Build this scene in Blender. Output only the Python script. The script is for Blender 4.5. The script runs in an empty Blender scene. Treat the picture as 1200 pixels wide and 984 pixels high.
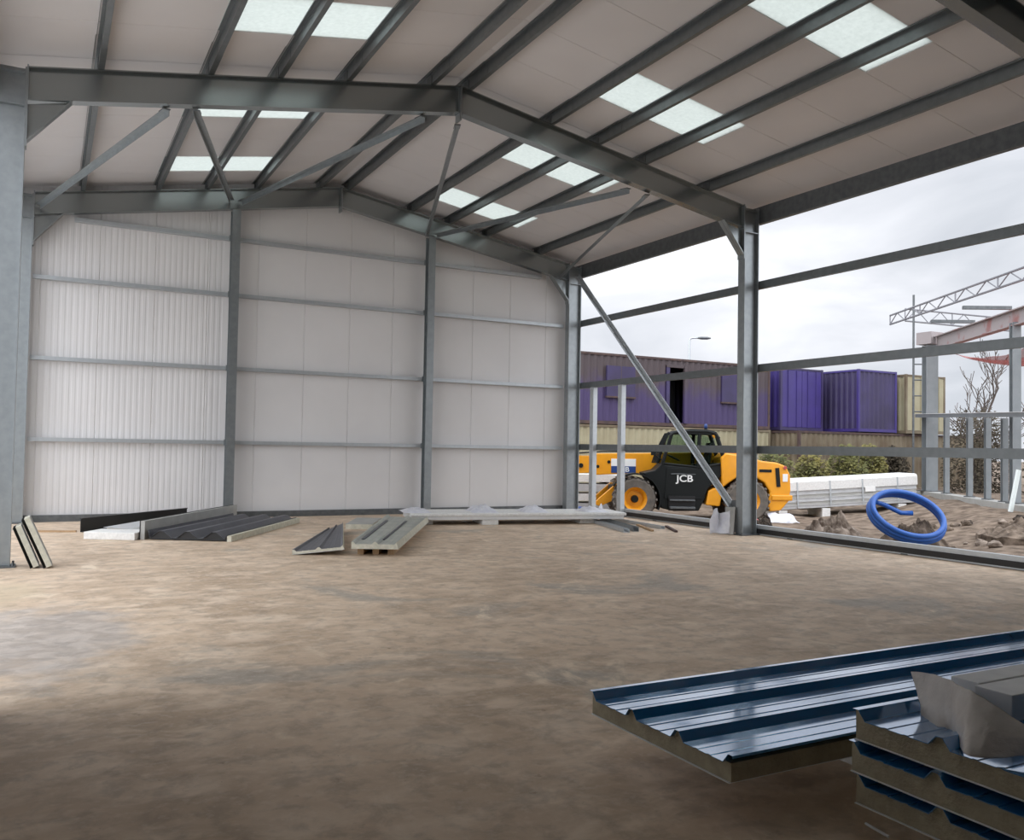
import bpy, bmesh, math, random
from mathutils import Vector, Matrix, noise
random.seed(11)
S = bpy.context.scene
COL = S.collection
PI = math.pi

# ------------------------------------------------------------------ helpers
class MB:
    def __init__(s): s.v = []; s.f = []
    def add(s, vs, fs):
        n = len(s.v); s.v += [tuple(p) for p in vs]; s.f += [tuple(n + i for i in f) for f in fs]; return s
    def box(s, x0, x1, y0, y1, z0, z1):
        vs = [(x, y, z) for z in (z0, z1) for y in (y0, y1) for x in (x0, x1)]
        return s.add(vs, [(0, 2, 3, 1), (4, 5, 7, 6), (0, 1, 5, 4), (2, 6, 7, 3), (0, 4, 6, 2), (1, 3, 7, 5)])
    def obox(s, c, half, M):
        m = MB().box(-half[0], half[0], -half[1], half[1], -half[2], half[2])
        return s.add([Vector(c) + M @ Vector(p) for p in m.v], m.f)
    def ext(s, poly, a, b, up=(0, 0, 1)):
        """extrude a (right, up) outline from a to b"""
        a = Vector(a); b = Vector(b); d = (b - a).normalized(); up = Vector(up)
        r = d.cross(up).normalized(); u = r.cross(d).normalized()
        n = len(poly)
        vs = [a + r * p[0] + u * p[1] for p in poly] + [b + r * p[0] + u * p[1] for p in poly]
        fs = [(i, (i + 1) % n, n + (i + 1) % n, n + i) for i in range(n)]
        fs += [tuple(range(n))[::-1], tuple(range(n, 2 * n))]
        return s.add(vs, fs)
    def tube(s, pts, r, n=8, closed=False):
        pts = [Vector(p) for p in pts]; N = len(pts); vs = []; prev = None
        for i, p in enumerate(pts):
            if closed: t = pts[(i + 1) % N] - pts[i - 1]
            else: t = pts[min(i + 1, N - 1)] - pts[max(i - 1, 0)]
            t.normalize()
            if prev is None:
                x = t.orthogonal().normalized()
            else:
                x = (prev - t * prev.dot(t)).normalized()
            prev = x; y = t.cross(x)
            rr = r[i] if isinstance(r, (list, tuple)) else r
            vs += [p + x * math.cos(2 * PI * k / n) * rr + y * math.sin(2 * PI * k / n) * rr for k in range(n)]
        fs = []
        for i in range(N if closed else N - 1):
            j = (i + 1) % N
            fs += [(i * n + k, i * n + (k + 1) % n, j * n + (k + 1) % n, j * n + k) for k in range(n)]
        if not closed: fs += [tuple(range(n))[::-1], tuple(range((N - 1) * n, N * n))]
        return s.add(vs, fs)
    def lathe(s, prof, c, axis, n=32):
        """closed profile of (radius, along) revolved about axis through c"""
        c = Vector(c); ax = Vector(axis).normalized(); x = ax.orthogonal().normalized(); y = ax.cross(x)
        m = len(prof); vs = []
        for k in range(n):
            a = 2 * PI * k / n; d = x * math.cos(a) + y * math.sin(a)
            vs += [c + d * p[0] + ax * p[1] for p in prof]
        fs = []
        for k in range(n):
            j = (k + 1) % n
            fs += [(k * m + i, k * m + (i + 1) % m, j * m + (i + 1) % m, j * m + i) for i in range(m)]
        return s.add(vs, fs)
    def grid(s, fn, nu, nv):
        vs = [fn(i / nu, j / nv) for j in range(nv + 1) for i in range(nu + 1)]
        w = nu + 1
        return s.add(vs, [(j * w + i, j * w + i + 1, (j + 1) * w + i + 1, (j + 1) * w + i) for j in range(nv) for i in range(nu)])
    def xf(s, M):
        s.v = [tuple(M @ Vector(p)) for p in s.v]; return s
    def build(s, name, mat, parent=None, world=False, smooth=False, bevel=0, solid=0, recalc=True):
        vs = s.v
        if world and parent is not None:
            W = wm(parent).inverted(); vs = [tuple(W @ Vector(p)) for p in vs]
        me = bpy.data.meshes.new(name); me.from_pydata(vs, [], s.f)
        if recalc:
            bm = bmesh.new(); bm.from_mesh(me); bmesh.ops.recalc_face_normals(bm, faces=bm.faces); bm.to_mesh(me); bm.free()
        me.materials.append(mat)
        if smooth: me.polygons.foreach_set('use_smooth', [True] * len(me.polygons))
        o = bpy.data.objects.new(name, me); COL.objects.link(o)
        if parent is not None: o.parent = parent
        if bevel:
            m = o.modifiers.new('Bevel', 'BEVEL'); m.width = bevel; m.segments = 2; m.limit_method = 'ANGLE'
        if solid:
            m = o.modifiers.new('Solidify', 'SOLIDIFY'); m.thickness = solid; m.offset = 0
        return o

def build_each(mb, name, *a, **k):
    """every separate piece of the builder becomes a part of its own"""
    par = list(range(len(mb.v)))
    def find(i):
        while par[i] != i: par[i] = par[par[i]]; i = par[i]
        return i
    for f in mb.f:
        for q in f[1:]: par[find(q)] = find(f[0])
    gr = {}
    for f in mb.f: gr.setdefault(find(f[0]), []).append(f)
    out = []
    for fs in gr.values():
        ids = sorted({i for f in fs for i in f}); ix = {q: n for n, q in enumerate(ids)}
        m = MB(); m.v = [mb.v[i] for i in ids]; m.f = [tuple(ix[i] for i in f) for f in fs]; out.append(m.build(name, *a, **k))
    return out

def wm(o):
    M = Matrix.LocRotScale(o.location, o.rotation_euler, o.scale)
    return wm(o.parent) @ M if o.parent else M

def tag(o, label, cat, group=None, kind='thing'):
    o['label'] = label; o['category'] = cat; o['kind'] = kind
    if group: o['group'] = group
    return o

def thing(name, label, cat, loc=(0, 0, 0), rot=(0, 0, 0), group=None, kind='thing'):
    o = bpy.data.objects.new(name, None); COL.objects.link(o); o.empty_display_size = .2
    o.location = loc; o.rotation_euler = rot if isinstance(rot, (tuple, list)) else (0, 0, rot)
    return tag(o, label, cat, group, kind)

def struct(o, label, cat): return tag(o, label, cat, None, 'structure')

# ------------------------------------------------------------------ materials
def new_mat(name):
    m = bpy.data.materials.new(name); m.use_nodes = True
    return m, m.node_tree.nodes, m.node_tree.links, m.node_tree.nodes['Principled BSDF']

def mat(name, col, rough=.6, metal=0., col2=None, scale=6., detail=5., lo=.35, hi=.65, bump=0., bscale=None, spec=None, stretch=None, rvar=0., coat=0.):
    m, N, L, b = new_mat(name)
    b.inputs['Base Color'].default_value = (*col, 1); b.inputs['Roughness'].default_value = rough; b.inputs['Metallic'].default_value = metal
    if spec is not None: b.inputs['Specular IOR Level'].default_value = spec
    if coat: b.inputs['Coat Weight'].default_value = coat
    if col2 or bump or rvar:
        tc = N.new('ShaderNodeTexCoord'); vec = tc.outputs['Object']
        if stretch:
            mp = N.new('ShaderNodeMapping'); mp.inputs['Scale'].default_value = stretch; L.new(vec, mp.inputs['Vector']); vec = mp.outputs['Vector']
        nz = N.new('ShaderNodeTexNoise'); nz.inputs['Scale'].default_value = scale; nz.inputs['Detail'].default_value = detail
        L.new(vec, nz.inputs['Vector'])
        if col2:
            mr = N.new('ShaderNodeMapRange'); mr.inputs['From Min'].default_value = lo; mr.inputs['From Max'].default_value = hi
            L.new(nz.outputs['Fac'], mr.inputs['Value'])
            mx = N.new('ShaderNodeMix'); mx.data_type = 'RGBA'; mx.inputs['A'].default_value = (*col, 1); mx.inputs['B'].default_value = (*col2, 1)
            L.new(mr.outputs['Result'], mx.inputs['Factor']); L.new(mx.outputs['Result'], b.inputs['Base Color'])
        if rvar:
            mr = N.new('ShaderNodeMapRange'); mr.inputs['To Min'].default_value = rough - rvar; mr.inputs['To Max'].default_value = rough + rvar
            L.new(nz.outputs['Fac'], mr.inputs['Value']); L.new(mr.outputs['Result'], b.inputs['Roughness'])
        if bump:
            n2 = N.new('ShaderNodeTexNoise'); n2.inputs['Scale'].default_value = bscale or scale * 3; n2.inputs['Detail'].default_value = 4
            L.new(vec, n2.inputs['Vector'])
            bp = N.new('ShaderNodeBump'); bp.inputs['Strength'].default_value = bump; bp.inputs['Distance'].default_value = .02
            L.new(n2.outputs['Fac'], bp.inputs['Height']); L.new(bp.outputs['Normal'], b.inputs['Normal'])
    return m

GALV = mat('galvanised steel', (.34, .365, .375), .40, .75, (.30, .325, .335), 9, 3, rvar=.03)
GALVR = mat('galvanised steel rafters', (.32, .345, .345), .25, .85)
GALVL = mat('bright galvanised steel', (.54, .57, .59), .42, .6, (.50, .53, .55), 12, 3, rvar=.03)
GALVP = mat('grey galvanised purlin steel', (.21, .225, .23), .40, .75, (.185, .20, .205), 9, 3)
GALVX = mat('weathered galvanised frame', (.27, .29, .30), .5, .5, (.235, .255, .265), 3, 3)
GALVD = mat('dull galvanised steel', (.16, .17, .175), .5, .6, (.12, .13, .135), 9, 3)
LINER = mat('white liner sheet', (.76, .745, .74), .5, 0, (.72, .705, .70), .8, 3)
ROOFL = mat('roof liner sheet', (.735, .71, .71), .5, 0, (.695, .67, .67), .7, 3)
FOAM = mat('insulation foam edge', (.33, .29, .20), .9, 0, (.25, .215, .15), 14, 6, bump=.4, bscale=60)
FOAMP = mat('pale foam edge', (.62, .60, .50), .9, 0, (.50, .49, .40), 14, 5, bump=.3, bscale=60)
POLY = mat('white polystyrene', (.80, .80, .78), .8, 0, (.70, .70, .68), 20, 4, bump=.2, bscale=80)
WHITE = mat('white painted sheet', (.72, .73, .73), .4, 0, (.66, .67, .67), 3, 3)
ANTH = mat('anthracite coated sheet', (.055, .06, .075), .42, 0, (.075, .08, .095), 5, 4)
BLACK = mat('black steel sheet', (.012, .012, .013), .45)
GREYS = mat('pale grey panel face', (.36, .36, .34), .55, 0, (.42, .42, .40), 4, 4)
GREEN = mat('grey green panel face', (.33, .35, .32), .5, 0, (.42, .43, .38), 3, 5)
TIMBER = mat('pale timber', (.45, .30, .17), .8, 0, (.36, .23, .12), 7, 4, stretch=(1, 12, 12))
FILM = mat('grey wrapping membrane', (.56, .52, .49), .45, 0, (.45, .415, .385), 6, 5, bump=.5, bscale=18)
WRAP = mat('white plastic wrapping', (.75, .76, .80), .35, 0, (.62, .63, .70), 9, 4, bump=.5, bscale=14)
MEMB = mat('white roof light blocks', (.52, .53, .54), .6, 0, (.46, .47, .48), 8, 4)
GLASSD = None

def blue_sheet():
    m, N, L, b = new_mat('blue coated steel sheet')
    b.inputs['Base Color'].default_value = (.012, .21, .52, 1)
    b.inputs['Roughness'].default_value = .16; b.inputs['Metallic'].default_value = .4
    b.inputs['IOR'].default_value = 1.5
    b.inputs['Coat Weight'].default_value = 1; b.inputs['Coat IOR'].default_value = 2.35; b.inputs['Coat Roughness'].default_value = .12
    tc = N.new('ShaderNodeTexCoord'); mp = N.new('ShaderNodeMapping'); mp.inputs['Scale'].default_value = (1, 6, 6)
    n = N.new('ShaderNodeTexNoise'); n.inputs['Scale'].default_value = 2.2; n.inputs['Detail'].default_value = 4
    L.new(tc.outputs['Object'], mp.inputs['Vector']); L.new(mp.outputs['Vector'], n.inputs['Vector'])
    mr = N.new('ShaderNodeMapRange'); mr.inputs['From Min'].default_value = .35; mr.inputs['From Max'].default_value = .65
    mr.inputs['To Min'].default_value = .04; mr.inputs['To Max'].default_value = .12
    L.new(n.outputs['Fac'], mr.inputs['Value']); L.new(mr.outputs['Result'], b.inputs['Coat Roughness'])
    return m
BLUE = blue_sheet()

def rooflight_mat():
    m, N, L, b = new_mat('translucent rooflight sheet'); N.remove(b)
    out = N['Material Output']; tr = N.new('ShaderNodeBsdfTranslucent'); tr.inputs['Color'].default_value = (.80, .85, .82, 1)
    df = N.new('ShaderNodeBsdfDiffuse'); df.inputs['Color'].default_value = (.8, .82, .8, 1)
    mx = N.new('ShaderNodeMixShader'); mx.inputs['Fac'].default_value = .12
    L.new(tr.outputs[0], mx.inputs[1]); L.new(df.outputs[0], mx.inputs[2]); L.new(mx.outputs[0], out.inputs['Surface'])
    tc = N.new('ShaderNodeTexCoord'); n = N.new('ShaderNodeTexNoise'); n.inputs['Scale'].default_value = 18; n.inputs['Detail'].default_value = 5
    L.new(tc.outputs['Object'], n.inputs['Vector'])
    r = N.new('ShaderNodeMix'); r.data_type = 'RGBA'; r.inputs['A'].default_value = (.54, .565, .54, 1); r.inputs['B'].default_value = (.74, .765, .735, 1)
    L.new(n.outputs['Fac'], r.inputs['Factor']); L.new(r.outputs['Result'], tr.inputs['Color'])
    return m
RLIGHT = rooflight_mat()

def floor_mat():
    m, N, L, b = new_mat('dusty concrete floor')
    tc = N.new('ShaderNodeTexCoord'); P = tc.outputs['Object']
    def nz(scale, detail, sx=1, sy=1, off=0, dist=0):
        mp = N.new('ShaderNodeMapping'); mp.inputs['Scale'].default_value = (sx, sy, 1); mp.inputs['Location'].default_value = (off, off * .7, 0)
        L.new(P, mp.inputs['Vector']); n = N.new('ShaderNodeTexNoise'); n.inputs['Scale'].default_value = scale; n.inputs['Detail'].default_value = detail
        n.inputs['Roughness'].default_value = .62; n.inputs['Distortion'].default_value = dist
        L.new(mp.outputs['Vector'], n.inputs['Vector']); return n.outputs['Fac']
    def rng(s, lo, hi):
        mr = N.new('ShaderNodeMapRange'); mr.interpolation_type = 'SMOOTHSTEP'; mr.inputs['From Min'].default_value = lo; mr.inputs['From Max'].default_value = hi
        L.new(s, mr.inputs['Value']); return mr.outputs['Result']
    def mulf(f, k):
        m_ = N.new('ShaderNodeMath'); m_.operation = 'MULTIPLY'; L.new(f, m_.inputs[0]); m_.inputs[1].default_value = k; return m_.outputs[0]
    def mix(f, A, B, mode='MIX'):
        mx = N.new('ShaderNodeMix'); mx.data_type = 'RGBA'; mx.blend_type = mode
        if isinstance(f, float): mx.inputs['Factor'].default_value = f
        else: L.new(f, mx.inputs['Factor'])
        for k, x in (('A', A), ('B', B)):
            if isinstance(x, tuple): mx.inputs[k].default_value = (*x, 1)
            else: L.new(x, mx.inputs[k])
        return mx.outputs['Result']
    c = mix(rng(nz(.7, 8), .35, .66), (0.502, 0.376, 0.262), (0.665, 0.515, 0.376))
    c = mix(rng(nz(2.0, 9, 1, 1.6, 4, .5), .42, .7), c, (0.747, 0.605, 0.463))
    c = mix(rng(nz(.45, 6, 1, 1, 9, .8), .56, .68), c, (0.428, 0.371, 0.305))
    c = mix(rng(nz(1.1, 8, 1.4, 1, 17, 1.2), .58, .72), c, (0.8, 0.669, 0.515))
    c = mix(mulf(rng(nz(5.5, 10, 1, 1, 23, .3), .44, .66), .42), c, (0.259, 0.204, 0.154))
    c = mix(mulf(rng(nz(16, 8, 1, 1, 31), .50, .68), .30), c, (0.77, 0.66, 0.55))
    c = mix(rng(nz(9, 6, 1, 1, 3), .62, .78), c, (0.31, 0.226, 0.157))
    c = mix(rng(nz(30, 3, 1, 1, 6), .70, .80), c, (0.219, 0.153, 0.105))
    # damp grey patch and a yellowish spill beside the left column
    def blob(x, y, rx, ry, wob):
        mp = N.new('ShaderNodeMapping'); mp.vector_type = 'POINT'; mp.inputs['Location'].default_value = (-x / rx, -y / ry, 0); mp.inputs['Scale'].default_value = (1 / rx, 1 / ry, 0)
        L.new(P, mp.inputs['Vector']); ln = N.new('ShaderNodeVectorMath'); ln.operation = 'LENGTH'; L.new(mp.outputs['Vector'], ln.inputs[0])
        ad = N.new('ShaderNodeMath'); ad.operation = 'MULTIPLY_ADD'; L.new(nz(2.5, 6, 1, 1, wob), ad.inputs[0]); ad.inputs[1].default_value = 1.3; L.new(ln.outputs['Value'], ad.inputs[2])
        mr = N.new('ShaderNodeMapRange'); mr.interpolation_type = 'SMOOTHSTEP'; mr.inputs['From Min'].default_value = 1.75; mr.inputs['From Max'].default_value = 1.15; mr.inputs['To Max'].default_value = .75
        L.new(ad.outputs[0], mr.inputs['Value']); return mr.outputs['Result']
    c = mix(mulf(blob(.55, 8.0, .85, 1.6, 2), .85), c, mix(rng(nz(4, 9, 1, 1, 41, .6), .40, .62), (0.286, 0.275, 0.27), (0.473, 0.451, 0.435)))
    c = mix(mulf(blob(.1, 10.4, .55, 1.0, 5), .7), c, (0.572, 0.473, 0.319))
    L.new(c, b.inputs['Base Color']); b.inputs['Roughness'].default_value = .62; b.inputs['Specular IOR Level'].default_value = .35
    bp = N.new('ShaderNodeBump'); bp.inputs['Strength'].default_value = .25; bp.inputs['Distance'].default_value = .01
    L.new(nz(14, 6), bp.inputs['Height']); L.new(bp.outputs['Normal'], b.inputs['Normal'])
    return m
FLOOR = floor_mat()
SOIL = mat('rough brown soil', (.085, .058, .038), .95, 0, (.25, .19, .14), 3.5, 10, lo=.36, hi=.66, bump=1., bscale=12)
CLOD = mat('dug soil clods', (.065, .045, .03), .95, 0, (.24, .185, .14), 4.5, 10, lo=.38, hi=.66, bump=1., bscale=14)

def paint_fade(name, top, low, z0, z1, sc=1.2):
    """weathered paint: the upper sheets have lost their colour"""
    m, N, L, b = new_mat(name); tc = N.new('ShaderNodeTexCoord'); sp = N.new('ShaderNodeSeparateXYZ'); L.new(tc.outputs['Object'], sp.inputs[0])
    n = N.new('ShaderNodeTexNoise'); n.inputs['Scale'].default_value = sc; n.inputs['Detail'].default_value = 7; L.new(tc.outputs['Object'], n.inputs['Vector'])
    ad = N.new('ShaderNodeMath'); ad.operation = 'MULTIPLY_ADD'; L.new(n.outputs['Fac'], ad.inputs[0]); ad.inputs[1].default_value = 2.4; L.new(sp.outputs['Z'], ad.inputs[2])
    mr = N.new('ShaderNodeMapRange'); mr.interpolation_type = 'SMOOTHSTEP'; mr.inputs['From Min'].default_value = z0 + 1.2; mr.inputs['From Max'].default_value = z1 + 1.2; L.new(ad.outputs[0], mr.inputs['Value'])
    mx = N.new('ShaderNodeMix'); mx.data_type = 'RGBA'; mx.inputs['A'].default_value = (*low, 1); mx.inputs['B'].default_value = (*top, 1); L.new(mr.outputs['Result'], mx.inputs['Factor'])
    L.new(mx.outputs['Result'], b.inputs['Base Color']); b.inputs['Roughness'].default_value = .6
    return m
PURPF = paint_fade('weathered purple paint', (0.07, 0.052, 0.056), (0.056, 0.038, 0.113), .9, 1.9)
PURP = mat('purple container paint', (.05, .032, .19), .5, 0, (.042, .028, .15), 1.5, 4)
PURPD = mat('dark purple container paint', (0.046, 0.034, 0.109), .55, 0, (0.034, 0.025, 0.071), 1.2, 5)
CREAM = mat('cream container paint', (0.363, 0.33, 0.22), .6, 0, (0.308, 0.27, 0.171), 1.4, 5)
CREAMB = mat('rusty cream container paint', (0.2, 0.165, 0.11), .7, 0, (0.125, 0.09, 0.055), 1.3, 6)
DARK = mat('doorway shade black', (.012, .012, .014), .8)
RUST = mat('rusty dark edge', (.06, .04, .04), .8, 0, (.1, .06, .05), 4, 4)
YEL = mat('orange yellow machine paint', (.86, .36, .012), .38, 0, (.78, .32, .012), 3, 4, coat=.3)
MBLK = mat('black machine plastic', (.009, .011, .011), .5, spec=.25)
RUBB = mat('muddy rubber', (.17, .145, .12), .9, 0, (.10, .09, .08), 5, 5, bump=.4, bscale=20)
DECB = mat('blue decal', (.02, .06, .22), .4)
WLET = mat('white lettering', (.85, .85, .83), .5)
RED = mat('red plastic', (.45, .05, .05), .5, 0, (.55, .2, .18), 6, 3)
PIPE = mat('blue water pipe', (.022, .11, .43), .38, 0, (.03, .13, .46), 6, 3)
PWH = mat('white plastic pipe', (.72, .78, .76), .4)
LEAF = mat('shrub leaves', (.075, .09, .022), .7, 0, (.17, .155, .04), 1.5, 4)
LEAFB = mat('brown hedge twigs', (0.043, 0.033, 0.02), .9, 0, (0.075, 0.06, 0.037), 2, 4)
BARK = mat('bare branches', (.12, .10, .09), .9)
PINK = mat('red oxide marked steel', (.34, .30, .30), .6, 0, (.30, .13, .12), 1.6, 5, lo=.56, hi=.68)
ALU = mat('aluminium lattice', (.24, .24, .26), .45, .3)

def glass_mat():
    m, N, L, b = new_mat('tinted cab glass'); b.inputs['Base Color'].default_value = (.55, .66, .60, 1); b.inputs['Roughness'].default_value = .03
    b.inputs['Transmission Weight'].default_value = 1.0; b.inputs['IOR'].default_value = 1.05
    return m
GLASS = glass_mat()
def net_mat():
    m, N, L, b = new_mat('red safety netting'); b.inputs['Base Color'].default_value = (.40, .09, .075, 1); b.inputs['Roughness'].default_value = .8
    b.inputs['Alpha'].default_value = .5
    return m
NET = net_mat()

# ------------------------------------------------------------------ building dimensions
W = 12.36; XR = W / 2; SL = .172
ZE = 6.25                                   # rafter top at the eaves
YB, YF, YN, YO = 18.8, 12.5, 5.85, -.45     # the four portal frames, back to front
def zr(x, off=0): return ZE + off + SL * (x if x <= XR else W - x)
LT = .18                                    # purlin depth: roof liner above rafter top
def I_prof(depth, width, tf=.016, tw=.011, top=0.):
    h = depth; w = width / 2; t = tw / 2
    return [(-w, top), (w, top), (w, top - tf), (t, top - tf), (t, top - h + tf), (w, top - h + tf), (w, top - h), (-w, top - h), (-w, top - h + tf), (-t, top - h + tf), (-t, top - tf), (-w, top - tf)]

# ------------------------------------------------------------------ floor, ground
o = MB().box(-.35, 12.72, -9, 19.3, -.25, 0).build('floor', FLOOR); struct(o, 'dusty brown concrete floor slab of the shed', 'floor')

def sm(t): t = max(0, min(1, t)); return t * t * (3 - 2 * t)
o = MB().box(-40, -.62, -30, 45, -.3, -.03).build('ground_bounce', mat('unseen pale bounce ground', (.66, .64, .61), .8, 0, (.58, .56, .53), 1.2, 6)); struct(o, 'unseen pale bounce ground outside the open left side', 'ground')  # unseen ground made pale to bounce light up to the right roof slope
def gz(x, y):
    s = .81 * x - .59 * y
    b = -.42 + .55 * sm((s - 6.5) / 4.5)
    if x < 12.9 and y < 60: return -.5
    n = noise.fractal(Vector((x * .7, y * .7, 0)), 1., 2., 4) * .10 * (1 if s > 4 else .4)
    return b + n
def ground():
    m = MB(); xs = [-60, -30, -10, -.6] + [12.9 + i * .3 for i in range(70)] + [36, 40, 50, 70, 120, 200]
    ys = [-60, -30, -10, -4] + [i * .35 for i in range(-5, 80)] + [30, 34, 40, 60, 100, 200]
    w = len(xs)
    for y in ys:
        for x in xs: m.v.append((x, y, gz(x, y)))
    for j in range(len(ys) - 1):
        for i in range(w - 1): m.f.append((j * w + i, j * w + i + 1, (j + 1) * w + i + 1, (j + 1) * w + i))
    o = m.build('ground', SOIL, smooth=True); struct(o, 'rough brown rubble soil of the site outside the shed', 'ground')
ground()

# ------------------------------------------------------------------ wall liners (ribbed sheets)
def liner_profile(a, b, joint0, pitch=1.02, micro=None):
    """points (s, depth) along a liner; joints are narrow grooves, micro ribs are shallow"""
    P = [(a, 0)]
    ev = []
    s = joint0
    while s > a: s -= pitch
    s += pitch
    while s < b - .02: ev.append((s, 'j')); s += pitch
    if micro:
        t = a + .1
        while t < b - .06:
            if all(abs(t - e[0]) > .045 for e in ev if e[1] == 'j') and micro(t): ev.append((t, 'm'))
            t += .112
    for s, k in sorted(ev):
        if k == 'j': P += [(s - .012, 0), (s - .006, .012), (s + .006, .012), (s + .012, 0)]
        else: P += [(s - .030, 0), (s - .014, .0035), (s + .014, .0035), (s + .030, 0)]
    P.append((b, 0)); return P

DRK = mat('dark sheet for dim reflections', (.10, .105, .11), .6, 0, (.085, .09, .095), 2, 3)  # unseen walls darkened so the blue panel ribs reflect little light
def wall(name, label, pts, horiz, inward, top, zb=.12, thick=.09, m_=None):
    """pts along wall; horiz(s)->(x,y); inward normal (nx,ny); top(s)"""
    m = MB(); n = len(pts)
    for s, d in pts:
        x, y = horiz(s); xi, yi = x - inward[0] * d, y - inward[1] * d; xo, yo = x - inward[0] * thick, y - inward[1] * thick
        m.v += [(xi, yi, zb), (xi, yi, top(s)), (xo, yo, zb), (xo, yo, top(s))]
    for i in range(n - 1):
        a, b = 4 * i, 4 * i + 4
        m.f += [(a, b, b + 1, a + 1), (a + 2, a + 3, b + 3, b + 2), (a + 1, b + 1, b + 3, a + 3), (a, a + 2, b + 2, b)]
    m.f += [(0, 1, 3, 2), (4 * n - 4, 4 * n - 2, 4 * n - 1, 4 * n - 3)]
    o = m.build(name, m_ or LINER); struct(o, label, 'wall'); return o
YW = 19.06
pb = liner_profile(-.3, 12.66, 9.62, 1.03, micro=lambda s: s < 3.8)
if not any(abs(p[0] - XR) < 1e-6 for p in pb): pb = sorted(pb + [(XR, 0)])
wall('wall_back', 'white ribbed metal liner wall across the back gable', pb, lambda s: (s, YW), (0, -1), lambda s: zr(s, LT + .02))
o = wall('wall_left', 'white metal liner wall of the near left bay', liner_profile(-.6, 5.8, .2), lambda s: (-.32, s), (1, 0), lambda s: 6.3)
o = wall('wall_right', 'unseen wall of the near right bay, darkened to dim reflections', liner_profile(-.6, 5.8, .2), lambda s: (12.74, s), (-1, 0), lambda s: 6.3, m_=DRK)
wall('wall_front_added', 'unseen dark wall added across the front gable to hold back light', liner_profile(-.3, 12.66, .4), lambda s: (s, -.72), (0, 1), lambda s: zr(s, LT + .02) if s > 0 else ZE + LT, m_=DRK)  # unseen wall added to keep light off the near floor
o = MB().box(-.3, 12.66, 18.93, 19.05, 0, .125).build('baseboard_back', GALVD); struct(o, 'dull grey base rail along the foot of the back wall', 'trim')

# ------------------------------------------------------------------ roof (ceiling liner with rooflight openings)
RY = [.42, 3.73, 7.04, 10.36, 13.72, 17.0]; RW = 1.03
RXL = (2.30, 4.52); RXR = (7.95, 10.25)
def roof(side):
    m = MB(); RT = .09; g = .007
    edges = []
    y = RY[-1] + RW
    ylist = sorted(set([-.75, 19.15] + RY + [r + RW for r in RY] + [r + RW + k * 1.14 for r in RY for k in (1,) if r + RW + k * 1.14 < 19.1]))
    for _ in (0,):
        xa, xb = ((-.42, XR), (XR, W + .42))[side]; hx = (RXL, RXR)[side]
        for y0, y1 in zip(ylist[:-1], ylist[1:]):
            isl = any(abs(y0 - r) < 1e-4 for r in RY)
            for x0, x1 in ([(xa, hx[0]), (hx[1], xb)] if isl else [(xa, xb)]):
                z = lambda x: zr(x, LT) if 0 <= x <= W else ZE + LT + SL * (x if x < 0 else W - x)
                prof = [(y0, g), (y0 + g, 0), (y1 - g, 0), (y1, g), (y1, RT), (y0, RT)]
                vs = [(x0, p, z(x0) + q) for p, q in prof] + [(x1, p, z(x1) + q) for p, q in prof]
                n = 6
                m.add(vs, [(i, (i + 1) % n, n + (i + 1) % n, n + i) for i in range(n)] + [tuple(range(n)), tuple(range(n, 2 * n))])
    o = m.build('ceiling', ROOFL, recalc=False); struct(o, 'warm white metal liner under the %s slope of the pitched roof' % ('left', 'right')[side], 'ceiling')
roof(0); roof(1)
k = 0
for side, hx in ((0, RXL), (1, RXR)):
    for y in RY:
        k += 1; m = MB()
        x0, x1 = hx; a, b = zr(x0, LT), zr(x1, LT)
        vs = [(x, yy, (a if x == x0 else b) + dz) for dz in (.012, .03) for yy in (y, y + RW) for x in (x0, x1)]
        m.add(vs, [(0, 2, 3, 1), (4, 5, 7, 6), (0, 1, 5, 4), (2, 6, 7, 3), (0, 4, 6, 2), (1, 3, 7, 5)])
        o = m.build('window_%d' % k, RLIGHT)
        far = ['nearest the viewer', 'overhead beyond the first', 'before the near rafters', 'just before the middle frame', 'just behind the middle frame', 'closest to the back wall'][RY.index(y)]
        struct(o, 'translucent white rooflight in the %s roof slope, %s' % (('left', 'right')[side], far), 'rooflight')

# ------------------------------------------------------------------ portal frames
CD, CWD = .36, .18                           # column depth and width
FN = {YB: 'against the back wall', YF: 'in the middle of the shed', YN: 'of the near frame', YO: 'of the front frame'}
def column(x, y, label, haunch):
    sx = 1 if x < XR else -1                 # inward
    t = thing('steel_column', label, 'column', (x, y, 0), group='portal frame columns')
    top = ZE + (.02 if y != YB else .0)
    p = [(a, b + CD / 2) for a, b in I_prof(CD, CWD, .018, .012)]
    MB().ext(p, (x, y, .0), (x, y, top), up=(1, 0, 0)).build('shaft', GALV, t, world=True)
    MB().box(x - .24, x + .24, y - .15, y + .15, 0, .02).build('base_plate', GALVD, t, world=True)
    b = MB()
    for dx in (-.21, .21):
        for dy in (-.11, .11): b.tube([(x + dx, y + dy, .02), (x + dx, y + dy, .06)], .014, 6)
    build_each(b, 'anchor_bolt', GALVD, t, world=True)
    # stiffeners in the web at the eaves
    s = MB()
    for z in (5.78, 6.2):
        for e in (-1, 1): s.box(x - CD / 2 + .018, x + CD / 2 - .018, y + e * .006, y + e * .085, z, z + .012)
    build_each(s, 'stiffener_plate', GALV, t, world=True)
    return t
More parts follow.
